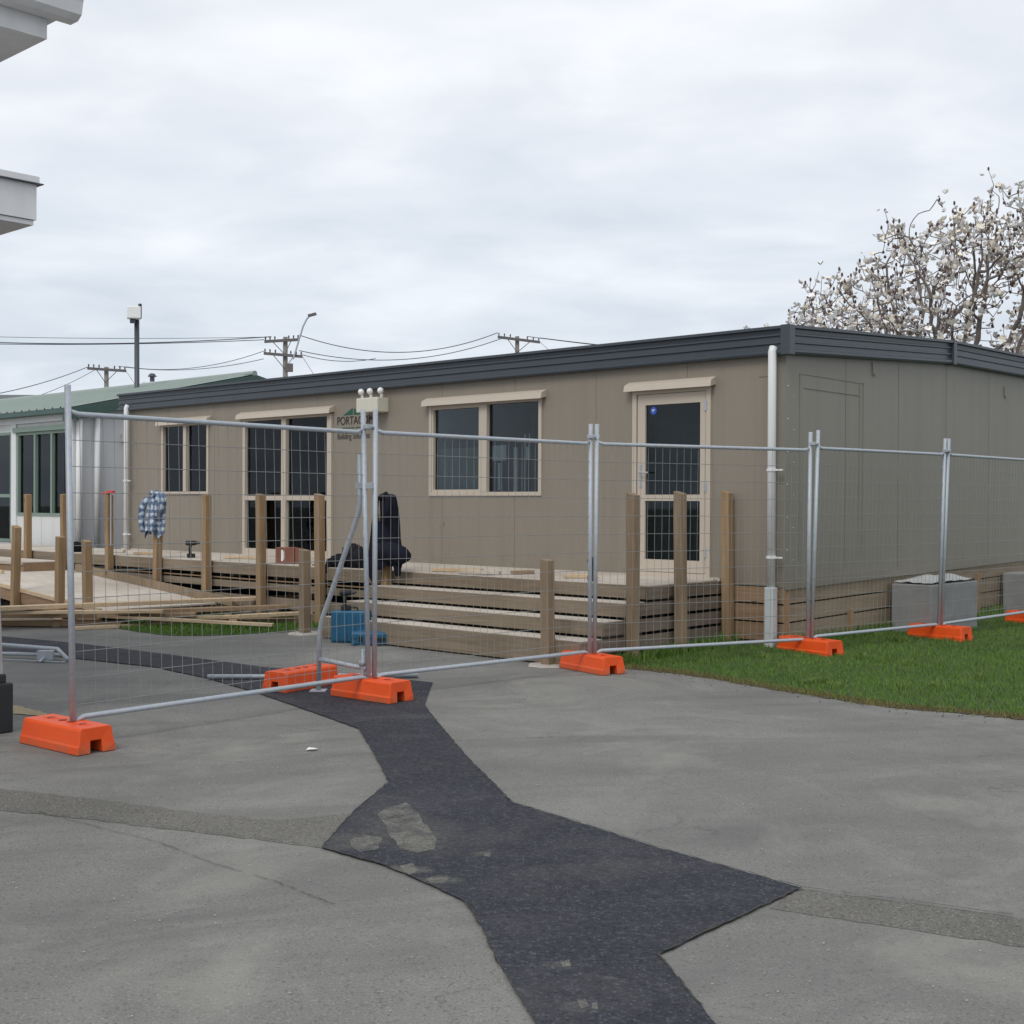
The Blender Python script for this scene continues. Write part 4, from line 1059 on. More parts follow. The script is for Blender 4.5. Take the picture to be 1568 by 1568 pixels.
# black tool bag on the deck edge
s_, dd, _ = fn(545, 1.05, 870); Pb = W(s_, 1.05, ZD)
t = thing('tool_bag', 'slumped black tool bag on the deck beside the jacket', 'bag', Pb)
b = MB()
def bagf(d): return 1+.12*sin(5*d.x*3+1)*cos(4*d.y*3)+.08*sin(9*d.z+d.x*6)
for dx, w, h_, n_ in ((-.02, .17, .15, .0), (.12, .12, .12, .05), (-.15, .12, .085, .12)):
    b.ball(Vector((Pb.x-A[0]*dx+Nn[0]*n_, Pb.y-A[1]*dx+Nn[1]*n_, ZD+h_*.8)), (w, w*.8, h_), 26, 18, bagf)
b.build('bag_body', M['blackbag'], t, smooth=True)
b = MB(); c = Vector((Pb.x-A[0]*-.24+Nn[0]*.2, Pb.y-A[1]*-.24+Nn[1]*.2, ZD)); b.tube([c+Vector((.12, 0, .10)), c+Vector((.0, 0, .06)), c+Vector((-.03, -.03, -.05)), c+Vector((.03, -.03, -.10))], [.05, .05, .04, .03], 12); b.build('strap', M['blackbag'], t, smooth=True)
# carton, clamp, cable, offcuts
s_, dd, _ = fn(439, 1.05, 868); Pc = W(s_, 1.05, ZD+.003)
t = thing('cardboard_carton', 'red brown carton of fixings on the deck before the double door', 'box', Pc, -.1)
b = MB(); b.aab(-.12, .12, -.09, .09, 0, .20); b.build('carton_body', M['carton'], t, world=False, bevel=.004)
b = MB(); b.aab(-.045, -.02, -.094, -.09, .03, .17); b.aab(-.015, -.008, -.094, -.09, .05, .15); b.build('printed_panel', M['whiteitem'], t, world=False)
b = MB(); b.aab(.121, .20, -.07, .08, 0, .19); b.build('flap', M['carton'], t, world=False, bevel=.004)
o_, P, zt_ = posts[168]
t = thing('bar_clamp', 'red bar clamp gripping the top of a deck post', 'clamp', (P.x, P.y, zt_))
ax = Vector((-A[0], -A[1], 0))
b = MB(); b.box(ax*-.06+Vector((Nn[0]*.03, Nn[1]*.03, .018)), ax*.10, (Nn[0]*.02, Nn[1]*.02, 0), (0, 0, .014)); b.box(ax*.08+Vector((Nn[0]*.03, Nn[1]*.03, .036)), ax*.085, (Nn[0]*.022, Nn[1]*.022, 0), (0, 0, .016)); build_each(b, 'clamp_jaw', M['red'], t, world=False, bevel=.005)
b = MB(); b.box(ax*.085+Vector((Nn[0]*.03, Nn[1]*.03, -.36)), ax*.010, (Nn[0]*.004, Nn[1]*.004, 0), (0, 0, .37)); b.build('clamp_bar', M['galv'], t, world=False)
r = random.Random(8)
offs = [(700, .9, 'plank'), (735, 1.05, 'tread'), (512, .8, 'plank'), (800, .7, 'plankdark'), (890, .8, 'plank'), (225, .9, 'plank'), (370, .7, 'plank'), (180, .8, 'tread')]
offl = ['small pale offcut behind the top step below the wide window', 'pale offcut at the deck edge right of the jacket', 'pale offcut below the double door\'s right edge', 'brown offcut near the wall under the wide window\'s right side',
        'pale offcut on the deck just left of the fence joint', 'pale offcut on the deck left of the shirt post', 'pale offcut on the deck left of the double door', 'pale offcut at the foot of the far downpipe']
for (px, n, mt), l in zip(offs, offl):
    s_, dd, _ = fn(px, n, 860); p = W(s_, n, ZD+.004); b = MB(); a_ = r.uniform(-.5, .5); L = r.uniform(.08, .3)
    b.box((p.x, p.y, p.z+.018), (cos(a_)*L, sin(a_)*L, 0), (-sin(a_)*.04, cos(a_)*.04, 0), (0, 0, .018)); props(b.build('timber_offcut', M[mt], loc=tuple(p), bevel=.003), l, 'offcut', 'timber offcuts lying on the deck')
s_, dd, _ = fn(520, 1.0, 868); b = MB(); P0 = W(s_, 1.0, ZD+.012); b.tube([P0+Vector((.04*q*1.0, .05*sin(q*.9), .01*(q % 2))) for q in range(-8, 9)], .008, 6)
props(b.build('extension_lead', M['cable'], loc=tuple(P0)), 'dark blue extension lead lying on the deck beside the bag', 'cable')
s_, dd, _ = fn(117, 1.1, 842); Pq = W(s_, 1.1, ZD)
b = MB(); b.ball(Pq+Vector((0, 0, .07)), (.13, .1, .08), 14, 9, bagf); b.tube([Pq+Vector((-.1, 0, .1)), Pq+Vector((-.16, 0, .2)), Pq+Vector((-.13, 0, .26))], .025, 8)
props(b.build('tool_bundle', M['blackbag'], loc=tuple(Pq), smooth=True), 'black tool bundle on the deck right of the leftmost steel fence post', 'tools')

# ------------------------------------------------------------------ concrete blocks by the end wall
def conc(t0, t1, label):
    r = random.Random(int(t0*10)); P = WE((t0+t1)/2, .33, 0); b = MB(); b.fe(t0, t1, .045, .50, .0, .585)
    return props(b.build('concrete_block', M['concrete'], loc=tuple(P), bevel=.015), label, 'block', 'concrete blocks by the end wall')
conc(2.2, 3.45, 'concrete block under the milky plastic sheet behind the fence joint'); conc(5.35, 6.8, 'concrete block by the end wall cut by the right edge')
b = MB(); nx, ny = 22, 12; i0 = 0
for i in range(nx+1):
    for j in range(ny+1):
        u, v = i/nx, j/ny; t_ = 2.23+1.19*u; m_ = .06+.43*v; z = .590+.085*max(0, sin(pi*u))*(.25+.75*abs(sin(u*4.2+.9)))*(.2+sin(pi*v))+.02*mnoise.noise(Vector((u*6, v*4, 0)))+.012
        b.v.append(tuple(WE(t_, m_, z)))
for i in range(nx):
    for j in range(ny): k = i*(ny+1)+j; b.f.append((k, k+ny+1, k+ny+2, k+1)); b.mi.append(0)
props(b.build('plastic_sheet', M['sheet'], loc=tuple(WE(2.55, .33, .6)), smooth=True), 'crumpled milky plastic sheet lying on a concrete block', 'sheet')

# ------------------------------------------------------------------ white and green building at the left
SB, NB = 14.06, -.2
def WB(s, t, z): return WX(SB+s, t-NB, z)     # s to the left of its corner, t away behind its front
bb = thing('white_classroom', 'white classroom with sage green gabled roof and green window frames', 'building', WB(0, 0, 0))
def bx(b, s0, s1, t0, t1, z0, z1): b.hexa([WB(s1, t0, z0), WB(s0, t0, z0), WB(s0, t1, z0), WB(s1, t1, z0)][::1], [WB(s1, t0, z1), WB(s0, t0, z1), WB(s0, t1, z1), WB(s1, t1, z1)])
hs = [(.14, 2.0, 1.19, 2.70), (2.22, 3.2, .70, 2.72)]
b = MB(); rectwall(b, lambda u, v, d: WB(u, d, v), .0, 12, .5, 3.1, hs, [1.1, 2.1, 3.3, 4.5, 5.7], .01)
for u0, u1, v0, v1 in hs:
    for p, q in (((u0, v0), (u1, v0)), ((u1, v0), (u1, v1)), ((u1, v1), (u0, v1)), ((u0, v1), (u0, v0))): b.quad(WB(p[0], 0, p[1]), WB(q[0], 0, q[1]), WB(q[0], .1, q[1]), WB(p[0], .1, p[1]))
b.build('wall', M['whitewall'], bb)
b = MB(); tt = [0]+[1.2*k for k in range(1, 7)]
for i in range(len(tt)-1):
    t0, t1 = tt[i], tt[i+1]-.006
    zz = lambda t: 3.03+.86*t/3.7 if t < 3.7 else 3.89-.86*(t-3.7)/3.7
    b.quad(WB(0, t0, .4), WB(0, t1, .4), WB(0, t1, zz(t1)), WB(0, t0, zz(t0)))
b.build('wall', M['shadedwall'], bb)
b = MB(); b.quad(WB(.008, 0, .4), WB(.008, 7.2, .4), WB(.008, 7.2, 3.0), WB(.008, 0, 3.0)); b.build('wall_backing', M['cladjoint'], bb)
b = MB(); bx(b, .30, .31, .0, 7.2, .4, 3.0); bx(b, 0.1, 12, .5, .52, .5, 3.0); b.build('interior', M['dark'], bb)
b = MB()
for k in range(46):                         # corrugated sheets
    s0 = -.15+k*.28
    for (t0, z0), (t1, z1) in (((-.18, 3.06), (3.7, 3.93)), ((3.7, 3.93), (7.6, 3.06))):
        b.quad(WB(s0, t0, z0), WB(s0+.22, t0, z0), WB(s0+.22, t1, z1), WB(s0, t1, z1)); b.quad(WB(s0+.22, t0, z0), WB(s0+.25, t0, z0+.035), WB(s0+.25, t1, z1+.035), WB(s0+.22, t1, z1)); b.quad(WB(s0+.25, t0, z0+.035), WB(s0+.28, t0, z0), WB(s0+.28, t1, z1), WB(s0+.25, t1, z1+.035))
b.tube([WB(-.16, 3.7, 3.94), WB(12.6, 3.7, 3.94)], .06, 8)
rf = b.build('roof', M['greenroof'], bb)
b = MB(); bx(b, -.14, 12, -.22, -.02, 2.97, 3.05); b.build('gutter', M['darkgreen'], rf)
b = MB()
for (t0, z0), (t1, z1) in (((-.2, 3.04), (3.7, 3.91)), ((3.7, 3.91), (7.6, 3.04))):
    b.hexa([WB(.0, t0, z0-.2), WB(-.19, t0, z0-.2), WB(-.19, t1, z1-.2), WB(.0, t1, z1-.2)], [WB(.0, t0, z0), WB(-.19, t0, z0), WB(-.19, t1, z1), WB(.0, t1, z1)])
b.build('bargeboard', M['darkgreen'], rf)
def bwin(s0, s1, z0, z1, divs, name, trans=None):
    b = MB(); w = .05
    bx(b, s0, s0+w, -.02, .05, z0, z1); bx(b, s1-w, s1, -.02, .05, z0, z1); bx(b, s0+w, s1-w, -.018, .05, z1-w, z1); bx(b, s0+w, s1-w, -.018, .05, z0, z0+w)
    for d in divs: bx(b, d-.03, d+.03, -.022, .05, z0+w, z1-w)
    if trans: bx(b, s0+w, s1-w, -.015, .05, trans-.03, trans+.03)
    if name == 'window': bx(b, s0-.04, s1+.1, -.06, .0, z1+.003, z1+.09)
    o = b.build(name, M['sage'], bb)
    b = MB(); bx(b, s0+w, s1-w, .03, .036, z0+w, z1-w); b.build('pane', M['glass'], o)
    b = MB(); pr_ = None; k = 60
    for i in range(k+1):
        s_ = s0+(s1-s0)*i/k; cur = (WB(s_, .2+.02*sin(i*1.1), z0), WB(s_, .2+.02*sin(i*1.1), z1))
        if pr_: b.quad(pr_[0], cur[0], cur[1], pr_[1])
        pr_ = cur
    b.build('curtain', M['curtain'], o)
    return o
bwin(.14, 2.0, 1.19, 2.70, [.72, 1.33], 'window'); bwin(2.22, 3.2, .70, 2.72, [], 'door', 1.55)
b = MB(); bx(b, 2.02, 2.2, -.03, .0, .68, 2.95); b.build('white_pier', M['white'], bb)
for s_, t_, r_ in ((-.07, .08, .055), (-.07, .42, .05)):
    b = MB(); b.tube([WB(s_, t_, 3.0), WB(s_, t_, .68)], r_, 12); b.build('downpipe', M['whitepipe'], bb, smooth=True)
b = MB(); bx(b, -.09, -.001, .92, 1.16, 2.52, 2.66); mb_ = b.build('meter_box', M['cream'], bb, bevel=.008)
b = MB(); b.tube([WB(-.03, 1.04, 2.52), WB(-.03, 1.04, .7)], .018, 8); b.build('conduit', M['whitepipe'], mb_, smooth=True)
b = MB(); bx(b, -.12, 12, -.04, -.001, 2.86, 2.97); b.build('soffit_board', M['white'], bb)

# roof vent on a farther roof
vp = atd(233, 605, 33); t = thing('chimney', 'white chimney with a dark cowl poking above the green roof', 'chimney', (vp.x, vp.y, 0))
b = MB(); b.box((vp.x, vp.y, vp.z/2), (.16, 0, 0), (0, .16, 0), (0, 0, vp.z/2+.1)); b.box((vp.x, vp.y, vp.z+.30), (.2, 0, 0), (0, .2, 0), (0, 0, .03)); b.tube([(vp.x, vp.y, vp.z+.05), (vp.x, vp.y, vp.z+.22), (vp.x, vp.y, vp.z+.3)], [.16, .17, .26], 12); b.build('stack', M['white'], t)
b = MB(); b.tube([(vp.x, vp.y, vp.z+.32), (vp.x, vp.y, vp.z+.48)], .06, 10); b.tube([(vp.x, vp.y, vp.z+.48), (vp.x, vp.y, vp.z+.56)], [.12, .06], 10); b.build('cowl', M['pole'], t)
# low dark roof beyond, far left
hp = atd(-20, 606, 60); b = MB(); b.box((hp.x-2, hp.y, hp.z/2-.4), (7, 0, 0), (0, 4, 0), (0, 0, hp.z/2-.4)); 
ho = thing('distant_house', 'distant low house with a dark ridge beyond the green roof', 'house', (hp.x, hp.y, 0)); b.build('wall', M['white'], ho)
b = MB(); c = Vector((hp.x-2, hp.y, hp.z-.8)); b.quad(c+Vector((-7.3, -4.3, 0)), c+Vector((7.3, -4.3, 0)), c+Vector((4.5, 0, .85)), c+Vector((-4.5, 0, .85))); b.quad(c+Vector((7.3, -4.3, 0)), c+Vector((7.3, 4.3, 0)), c+Vector((4.5, 0, .85))); b.quad(c+Vector((7.3, 4.3, 0)), c+Vector((-7.3, 4.3, 0)), c+Vector((-4.5, 0, .85)), c+Vector((4.5, 0, .85))); b.quad(c+Vector((-7.3, 4.3, 0)), c+Vector((-7.3, -4.3, 0)), c+Vector((-4.5, 0, .85)))
b.build('roof', M['roof'], ho)

# ------------------------------------------------------------------ poles and lines
lp = atd(211, 600, 26); top = atd(208, 490, 26)
t = thing('light_pole', 'dark steel pole with a pale floodlight box behind the buildings', 'light pole', (lp.x, lp.y, 0))
b = MB(); b.tube([(lp.x, lp.y, 0), (top.x+.02, top.y, top.z)], .052, 12); b.build('pole', M['pole'], t, smooth=True)
hd = atd(205, 479, 25.9); b = MB(); b.box(hd, (.135, .03, 0), (-.03, .10, 0), (0, 0, .125)); b.build('floodlight', M['gwhite'], t, bevel=.02)
b = MB(); b.box(hd+Vector((.13, -.02, .03)), (.02, .02, 0), (-.02, .03, 0), (0, 0, .15)); b.box(hd+Vector((-.02, .0, -.17)), (.05, 0, 0), (0, .04, 0), (0, 0, .04)); b.build('bracket', M['pole'], t)
def upole(px, pytop, d, label, arms, lamp=False, r=.15):
    P = atd(px, pytop, d); t = thing('power_pole', label, 'power pole', (P.x, P.y, 0), group='timber power poles behind the building')
    b = MB(); b.tube([(P.x, P.y, 0), (P.x, P.y, P.z)], [r*1.2, r*.85], 10); b.build('pole', M['polewood'], t, smooth=True)
    ends = []
    for (xa, ya, xb, yb) in arms:
        a_, c_ = atd(xa, ya, d-.25), atd(xb, yb, d-.25); b = MB(); u = (c_-a_)/2; b.box((a_+c_)/2, u, (0, .06, 0), (0, 0, .075)); ar = b.build('crossarm', M['polearm'], t)
        b = MB()
        for k in (.03, .16, .3, .7, .84, .97):
            p = a_.lerp(c_, k); b.tube([p+Vector((0, 0, .07)), p+Vector((0, 0, .2)), p+Vector((0, 0, .26))], [.03, .05, .03], 6)
        build_each(b, 'insulator', M['polearm'], ar)
        b = MB(); m_ = (a_+c_)/2
        for k in (.22, .78):
            p = a_.lerp(c_, k); b.tube([p, Vector((P.x, P.y-.2, m_.z-.75))], .022, 5)
        build_each(b, 'arm_stay', M['polearm'], ar)
        ends.append((a_, c_))
    return t, ends, P
p1, e1, P1 = upole(437, 516, 70, 'timber power pole with two crossarms and a street lamp', [(405, 523, 458, 520), (404, 541, 463, 546)])
b = MB(); L0, L1, L2 = atd(449, 550, 69.6), atd(464, 500, 69.6), atd(470, 488, 69.6)
b.tube([L0, L1, L2, atd(474, 484, 69.6)], .05, 6); la = b.build('lamp_arm', M['galv'], p1)
b = MB(); c = atd(478, 482, 69.6); b.box(c, (.22, 0, .06), (0, .12, 0), (-.02, 0, .06)); b.build('lamp_head', M['polearm'], la)
b = MB(); c = atd(443, 563, 69.7); b.box(c, (.18, 0, 0), (0, .15, 0), (0, 0, .22)); b.build('transformer', M['polearm'], p1)
p2, e2, P2 = upole(163, 562, 75, 'timber power pole above the green roof', [(134, 564, 193, 568)])
p3, e3, P3 = upole(792, 515, 75, 'timber power pole above the middle of the taupe roof', [(762, 516, 827, 524)])
def line(a_, c_, sag, label, r=.02):
    b = MB(); pts = []
    for k in range(25):
        u = k/24; p = a_.lerp(c_, u); p.z -= sag*4*u*(1-u); pts.append(p)
    b.tube(pts, r, 4, False); m_ = (a_+c_)/2
    props(b.build('power_line', M['linewire'], loc=tuple(a_)), label, 'cable', 'overhead power lines')
A1 = e1[0]; A1b = e1[1]; A2 = e2[0]; A3 = e3[0]
U = Vector((0, 0, .25))
line(A1[0].lerp(A1[1], .0)+U, atd(-160, 511, 66), .15, 'thin overhead line running left from the lamp pole, topmost one', .014)
line(A1[0].lerp(A1[1], .2)+U, atd(-160, 517, 66), .35, 'overhead line running left from the lamp pole, middle one', .026)
line(A1[0].lerp(A1[1], .0)+Vector((0, 0, .1)), atd(-160, 523, 66), .2, 'overhead line running left from the lamp pole, lowest one', .02)
line(A1b[0]+U*.5, A2[1]+U, .5, 'overhead line sagging between the lamp pole and the pole above the green roof, upper one', .018)
line(A1b[0]+Vector((0, 0, -.3)), A2[1].lerp(A2[0], .2)+U, .4, 'overhead line sagging between the lamp pole and the pole above the green roof, lower one', .018)
line(A2[0]+U*.3, atd(-160, 618, 60), .5, 'overhead line falling left from the pole above the green roof, upper one', .022)
line(A2[0].lerp(A2[1], .25)+U*.1, atd(-160, 630, 60), .9, 'overhead line falling left from the pole above the green roof, lower one', .016)
line(A1[1]+U, A3[0]+U, 1.05, 'overhead line sagging between the lamp pole and the pole over the taupe roof, upper one', .024)
line(A1[1]+Vector((0, 0, -.6)), A3[0].lerp(A3[1], .2)+U*.3, .9, 'overhead line sagging between the lamp pole and the pole over the taupe roof, lower one', .022)
line(A1b[1]+U*.4, atd(575, 549, 73), .25, 'overhead line leaving the lower crossarm of the lamp pole to the right', .02)
line(A1b[1], atd(482, 576, 66), .0, 'stay wire from the lower crossarm of the lamp pole down to the roof', .016)
line(A2[1], atd(222, 612, 72), .0, 'stay wire from the pole above the green roof down to the right', .016)
line(A3[1], atd(845, 540, 72), .0, 'stay wire from the pole over the taupe roof down to the right', .016)
line(A3[1]+U, atd(1300, 548, 75), .3, 'overhead line leaving the pole over the taupe roof to the right, upper one', .03)
line(A3[1].lerp(A3[0], .3)+U, atd(1300, 552, 75), .3, 'overhead line leaving the pole over the taupe roof to the right, lower one', .02)
line(atd(1160, 508, 40), atd(1330, 500, 40), .1, 'overhead line behind the roof corner passing into the blossom', .012)
line(atd(1380, 512, 40), atd(1700, 525, 40), .1, 'overhead line behind the blossom at the right edge', .012)

# ------------------------------------------------------------------ white veranda building at the left edge
vb = thing('white_veranda', 'white painted veranda roof with gutter, canopy beam and column at the left edge', 'building', (-3.2, 7.5, 0))
def slab(b, K, ea, en, z0, z1, o=0.0):        # K = far right corner; extends towards the camera (ea) and to the left (en)
    e_ = Vector((Ee[0], Ee[1], 0)); a_ = Vector((A[0], A[1], 0)); k = Vector((K[0], K[1], 0))+e_*o-a_*o
    q = [k, k+a_*(en+o), k+a_*(en+o)-e_*(ea+o), k-e_*(ea+o)]
    b.hexa([Vector((p.x, p.y, z0)) for p in q], [Vector((p.x, p.y, z1)) for p in q])
K2 = atd(56, 300, 7.4); zt2, zb2 = atd(57, 271, 7.4).z, atd(54, 345, 7.4).z
b = MB(); slab(b, K2, 7, 4, zb2+.03, zt2-.045); cb = b.build('canopy_beam', M['white'], vb)
b = MB(); slab(b, K2, 7, 4, zt2-.04, zt2, .012); slab(b, K2, 7, 4, zb2, zb2+.026, -.012); cl = b.build('beam_flashing', M['white'], cb)
b = MB(); slab(b, K2, 7, 4, zt2-.046, zt2-.0405, .03); b.build('drip_edge', M['fascia'], cb)
K1 = atd(72, 50, 8.6); z1b, z1t = atd(70, 60, 8.6).z, atd(72, 43, 8.6).z
b = MB(); slab(b, K1, 8, 5, z1b, z1t+.06); so = b.build('eave_soffit', M['white'], vb)
b = MB(); slab(b, K1, 8, 5, z1t+.062, z1t+.12, .03); b.build('eave_board', M['white'], so)
e_ = Vector((Ee[0], Ee[1], 0)); a_ = Vector((A[0], A[1], 0)); K = Vector((K1.x, K1.y, 0))
gpz = [(.0, .12), (.02, .06), (.12, .06), (.17, .09), (.19, .17), (.20, .19), (.185, .19), (.16, .11), (.10, .08), (.02, .14)]
b = MB(); o0 = K+e_*.16
i = len(b.v); n = len(gpz)
for base in (o0, o0-e_*8.2):
    b.v += [tuple(base-a_*(g_[0])+Vector((0, 0, z1t+g_[1]-.0))) for g_ in gpz]
for q in range(n): b.f.append((q, (q+1) % n, n+(q+1) % n, n+q)); b.mi.append(0)
b.f.append(tuple(range(n))); b.mi.append(0)
b.build('gutter', M['white'], vb)
b = MB(); slab(b, K1, 8.2, 5, z1t+.125, z1t+.15, .14); b.build('roof_sheet', M['white'], vb)
b = MB()
for q in (.9, 1.9): 
    c = o0-e_*q; b.box(Vector((c.x, c.y, z1t+.10))-a_*.085, e_*.02, a_*.115, (0, 0, .045))
build_each(b, 'gutter_joint', M['white'], vb)
cp = gp(-24, 1128, 0)
b = MB(); cc = Vector((cp.x-.135, cp.y+.14, 0)); hw = .135
b.hexa([cc+e_*u*hw+a_*v*hw+Vector((0, 0, .3)) for u, v in ((-1, -1), (1, -1), (1, 1), (-1, 1))], [cc+e_*u*hw*.8+a_*v*hw*.8+Vector((-.06, 0, zb2)) for u, v in ((-1, -1), (1, -1), (1, 1), (-1, 1))])
b.build('column', M['colpaint'], vb)
b = MB(); pc = cc+Vector((-.0, 0, 0))
b.box(pc+Vector((0, 0, .155)), e_*.20*.9, a_*.20*.9, (0, 0, .155)); b.box(pc+Vector((0, 0, .335)), e_*.15, a_*.15, (0, 0, .03)); b.build('plinth', M['plinth'], vb, bevel=.01)

# ------------------------------------------------------------------ blossom tree (space colonisation)
def tree():
    r = random.Random(21); base = Vector((8.6, 23.3, 0))
    t = thing('magnolia_tree', 'bare-branched tree in pale pink blossom behind the building', 'tree', tuple(base))
    att = []
    prof_ = [(-4.4, .1), (-3.9, .8), (-3.3, 1.6), (-2.7, 1.75), (-2.2, 2.35), (-1.7, 2.75), (-1.0, 3.0), (0, 3.25), (1.5, 3.3), (3, 2.6), (4.2, 1.2), (4.6, .2)]
    def inside(p):                            # wide, flat-topped crown, ragged towards the left
        q = p-Vector((8.9, 23.3, 4.2)); x = q.x; y = q.y/3.2
        if not -4.4 < x < 4.6 or abs(y) > 1: return False
        tz = 0
        for (x0, z0), (x1, z1) in zip(prof_, prof_[1:]):
            if x0 <= x <= x1: tz = z0+(z1-z0)*(x-x0)/(x1-x0)
        k = sqrt(max(0, 1-y*y-max(0, abs(x)/4.9-.6)**2))
        return -1.7 < q.z < tz*k*(.88+.3*mnoise.noise(Vector((p.x*1.3, p.y*1.3, 5))))
    while len(att) < 4600:
        p = Vector((r.uniform(4.2, 13.2), r.uniform(19.8, 26.8), r.uniform(2.6, 8.2)))
        if inside(p):
            s = mnoise.noise(p*.55)
            if s > -.2: att.append(p)
    nodes = [base.copy()]; par = [-1]; D = .23
    z = 0
    while z < 1.6: z += .22; nodes.append(base+Vector((.05*sin(z*2), .03*z, z))); par.append(len(nodes)-2)
    # several leaders
    st = len(nodes)-1
    for az, tilt in ((3.0, .9), (2.4, .55), (.3, .8), (1.4, .35), (-1.2, .8), (4.2, .9), (3.4, 1.15)):
        k = st; p = nodes[st].copy(); d = Vector((cos(az)*sin(tilt), sin(az)*sin(tilt), cos(tilt)))
        for _ in range(7): p = p+d*D+Vector((r.gauss(0, .02), r.gauss(0, .02), .01)); nodes.append(p.copy()); par.append(k); k = len(nodes)-1
    from mathutils import kdtree
    alive = att[:]; kid = {}
    for it in range(90):
        kd = kdtree.KDTree(len(nodes))
        for i, p in enumerate(nodes): kd.insert(p, i)
        kd.balance(); grow = {}; keep = []
        for p in alive:
            co, idx, dist = kd.find(p)
            if dist < .25: continue
            keep.append(p)
            if dist < 3.2: grow.setdefault(idx, Vector((0, 0, 0))); grow[idx] += (p-co).normalized()
        alive = keep
        if not grow: break
        new = 0
        for idx, v in grow.items():
            if kid.get(idx, 0) > 3: continue
            d = v.normalized()+Vector((r.gauss(0, .16), r.gauss(0, .16), r.gauss(0, .16)+.05)); p = nodes[idx]+d.normalized()*D
            nodes.append(p); par.append(idx); kid[idx] = kid.get(idx, 0)+1; new += 1
        if not new or len(nodes) > 20000: break
    n = len(nodes); ch = [[] for _ in range(n)]
    for i in range(1, n): ch[par[i]].append(i)
    w = [0.0]*n
    for i in range(n-1, -1, -1):
        w[i] = .0095 if not ch[i] else (sum(w[c]**2.25 for c in ch[i]))**(1/2.25)
        w[i] = min(w[i], .2)
    def wob(i): return nodes[i]
    tb, bb_ = MB(), MB()
    for i in range(1, n):
        p, q = nodes[par[i]], nodes[i]
        tgt = tb if (w[i] > .07) else bb_
        sides = 8 if w[i] > .05 else 5 if w[i] > .02 else 3
        a0 = par[i]; tgt.tube([p, p.lerp(q, .5)+Vector((r.gauss(0, .008), r.gauss(0, .008), r.gauss(0, .008))), q], [min(w[a0], w[i]*1.25), w[i]*1.08, w[i]], sides, False)
    # upright bud twigs at tips and blossoms
    fl = MB(); bd = MB()
    def blossom(p, s, ang):
        fl.cur = 0 if r.random() < .62 else 1
        up = Vector((r.gauss(0, .45), r.gauss(0, .45), 1)).normalized(); u = up.cross(Vector((1, 0, .3))).normalized(); v = up.cross(u); k0 = r.uniform(0, 6)
        opn = r.uniform(.35, 1.0); m = 5 if s > .05 else 4
        for k in range(m):
            a_ = k0+2*pi*k/m+r.uniform(-.3, .3); d = u*cos(a_)+v*sin(a_); tn = -u*sin(a_)+v*cos(a_)
            b0 = p; tip = p+(d*opn+up*(1.15-opn*.7))*s*r.uniform(.8, 1.2); mid = p+(d*opn*.7+up*.5)*s
            fl.quad(b0-tn*s*.10, b0+tn*s*.10, mid+tn*s*.34, tip, mid-tn*s*.34)
    for i in range(n):
        if w[i] < .022 and nodes[i].z > 2.9:
            pr_ = 1.0 if not ch[i] else .55
            if r.random() < pr_:
                p = nodes[i]; tip = p
                if not ch[i] or r.random() < .4:
                    L = r.uniform(.1, .32); tip = p+Vector((r.gauss(0, .08), r.gauss(0, .08), L)); bb_.tube([p, tip], [.008, .005], 3, False)
                for _ in range(r.choice((2, 2, 3, 4))):
                    q = p.lerp(tip, r.random())+Vector((r.gauss(0, .085), r.gauss(0, .085), r.gauss(0, .07))); blossom(q, r.uniform(.05, .12), 0)
                if r.random() < .75:
                    bd.ball(tip+Vector((0, 0, .02)), (.022, .022, .04), 5, 4)
                if r.random() < .5:
                    q = p+Vector((r.gauss(0, .06), r.gauss(0, .06), r.gauss(0, .05))); bd.ball(q, (.03, .03, .035), 5, 3)
    tr = tb.build('trunk', M['bark'], t, smooth=True); bb_.build('branches', M['bark'], t, smooth=True)
    cr = fl.build('blossom', [M['petal'], M['petalc']], t); cr['kind'] = 'stuff'
    bu = bd.build('buds', M['bud'], t); bu['kind'] = 'stuff'
tree()

# scraps on the asphalt
r = random.Random(77)
b = MB()
for k in range(300):
    px = r.uniform(10, 1560); py = 1090+470*r.random()**1.4; p = gp(px, py, .004); s = r.uniform(.0018, .0045)*(1.0 if r.random() < .96 else 1.6)
    b.ball(p+Vector((0, 0, s*.3)), (s, s*r.uniform(.6, 1), s*.5), 5, 3)
b.build('loose_grit', M['padconc']); props(bpy.data.objects['loose_grit'], 'scattered pale grit on the asphalt yard', 'grit', kind='stuff')
b = MB()
for k in range(110):
    i = r.randrange(len(LJ)-1); p = Vector((*LJ[i], .006)); off = abs(r.gauss(0, .16)); d = Vector((LJ[i+1][0]-LJ[i][0], LJ[i+1][1]-LJ[i][1], 0)).normalized(); p = p+Vector((d.y, -d.x, 0))*off; s = r.uniform(.003, .008)
    b.ball(p, (s, s*.8, s*.5), 5, 3)
b.build('soil_crumbs', M['soil']); props(bpy.data.objects['soil_crumbs'], 'dark soil crumbs spilled along the lawn edge', 'soil', kind='stuff')
p = gp(477, 1147, .01); b = MB(); b.quad(p+Vector((-.03, -.02, 0)), p+Vector((.03, -.015, .004)), p+Vector((.035, .02, .001)), p+Vector((-.02, .025, .006)))
props(b.build('paper_scrap', M['gwhite'], loc=tuple(p)), 'small white paper scrap lying on the grey asphalt', 'paper')

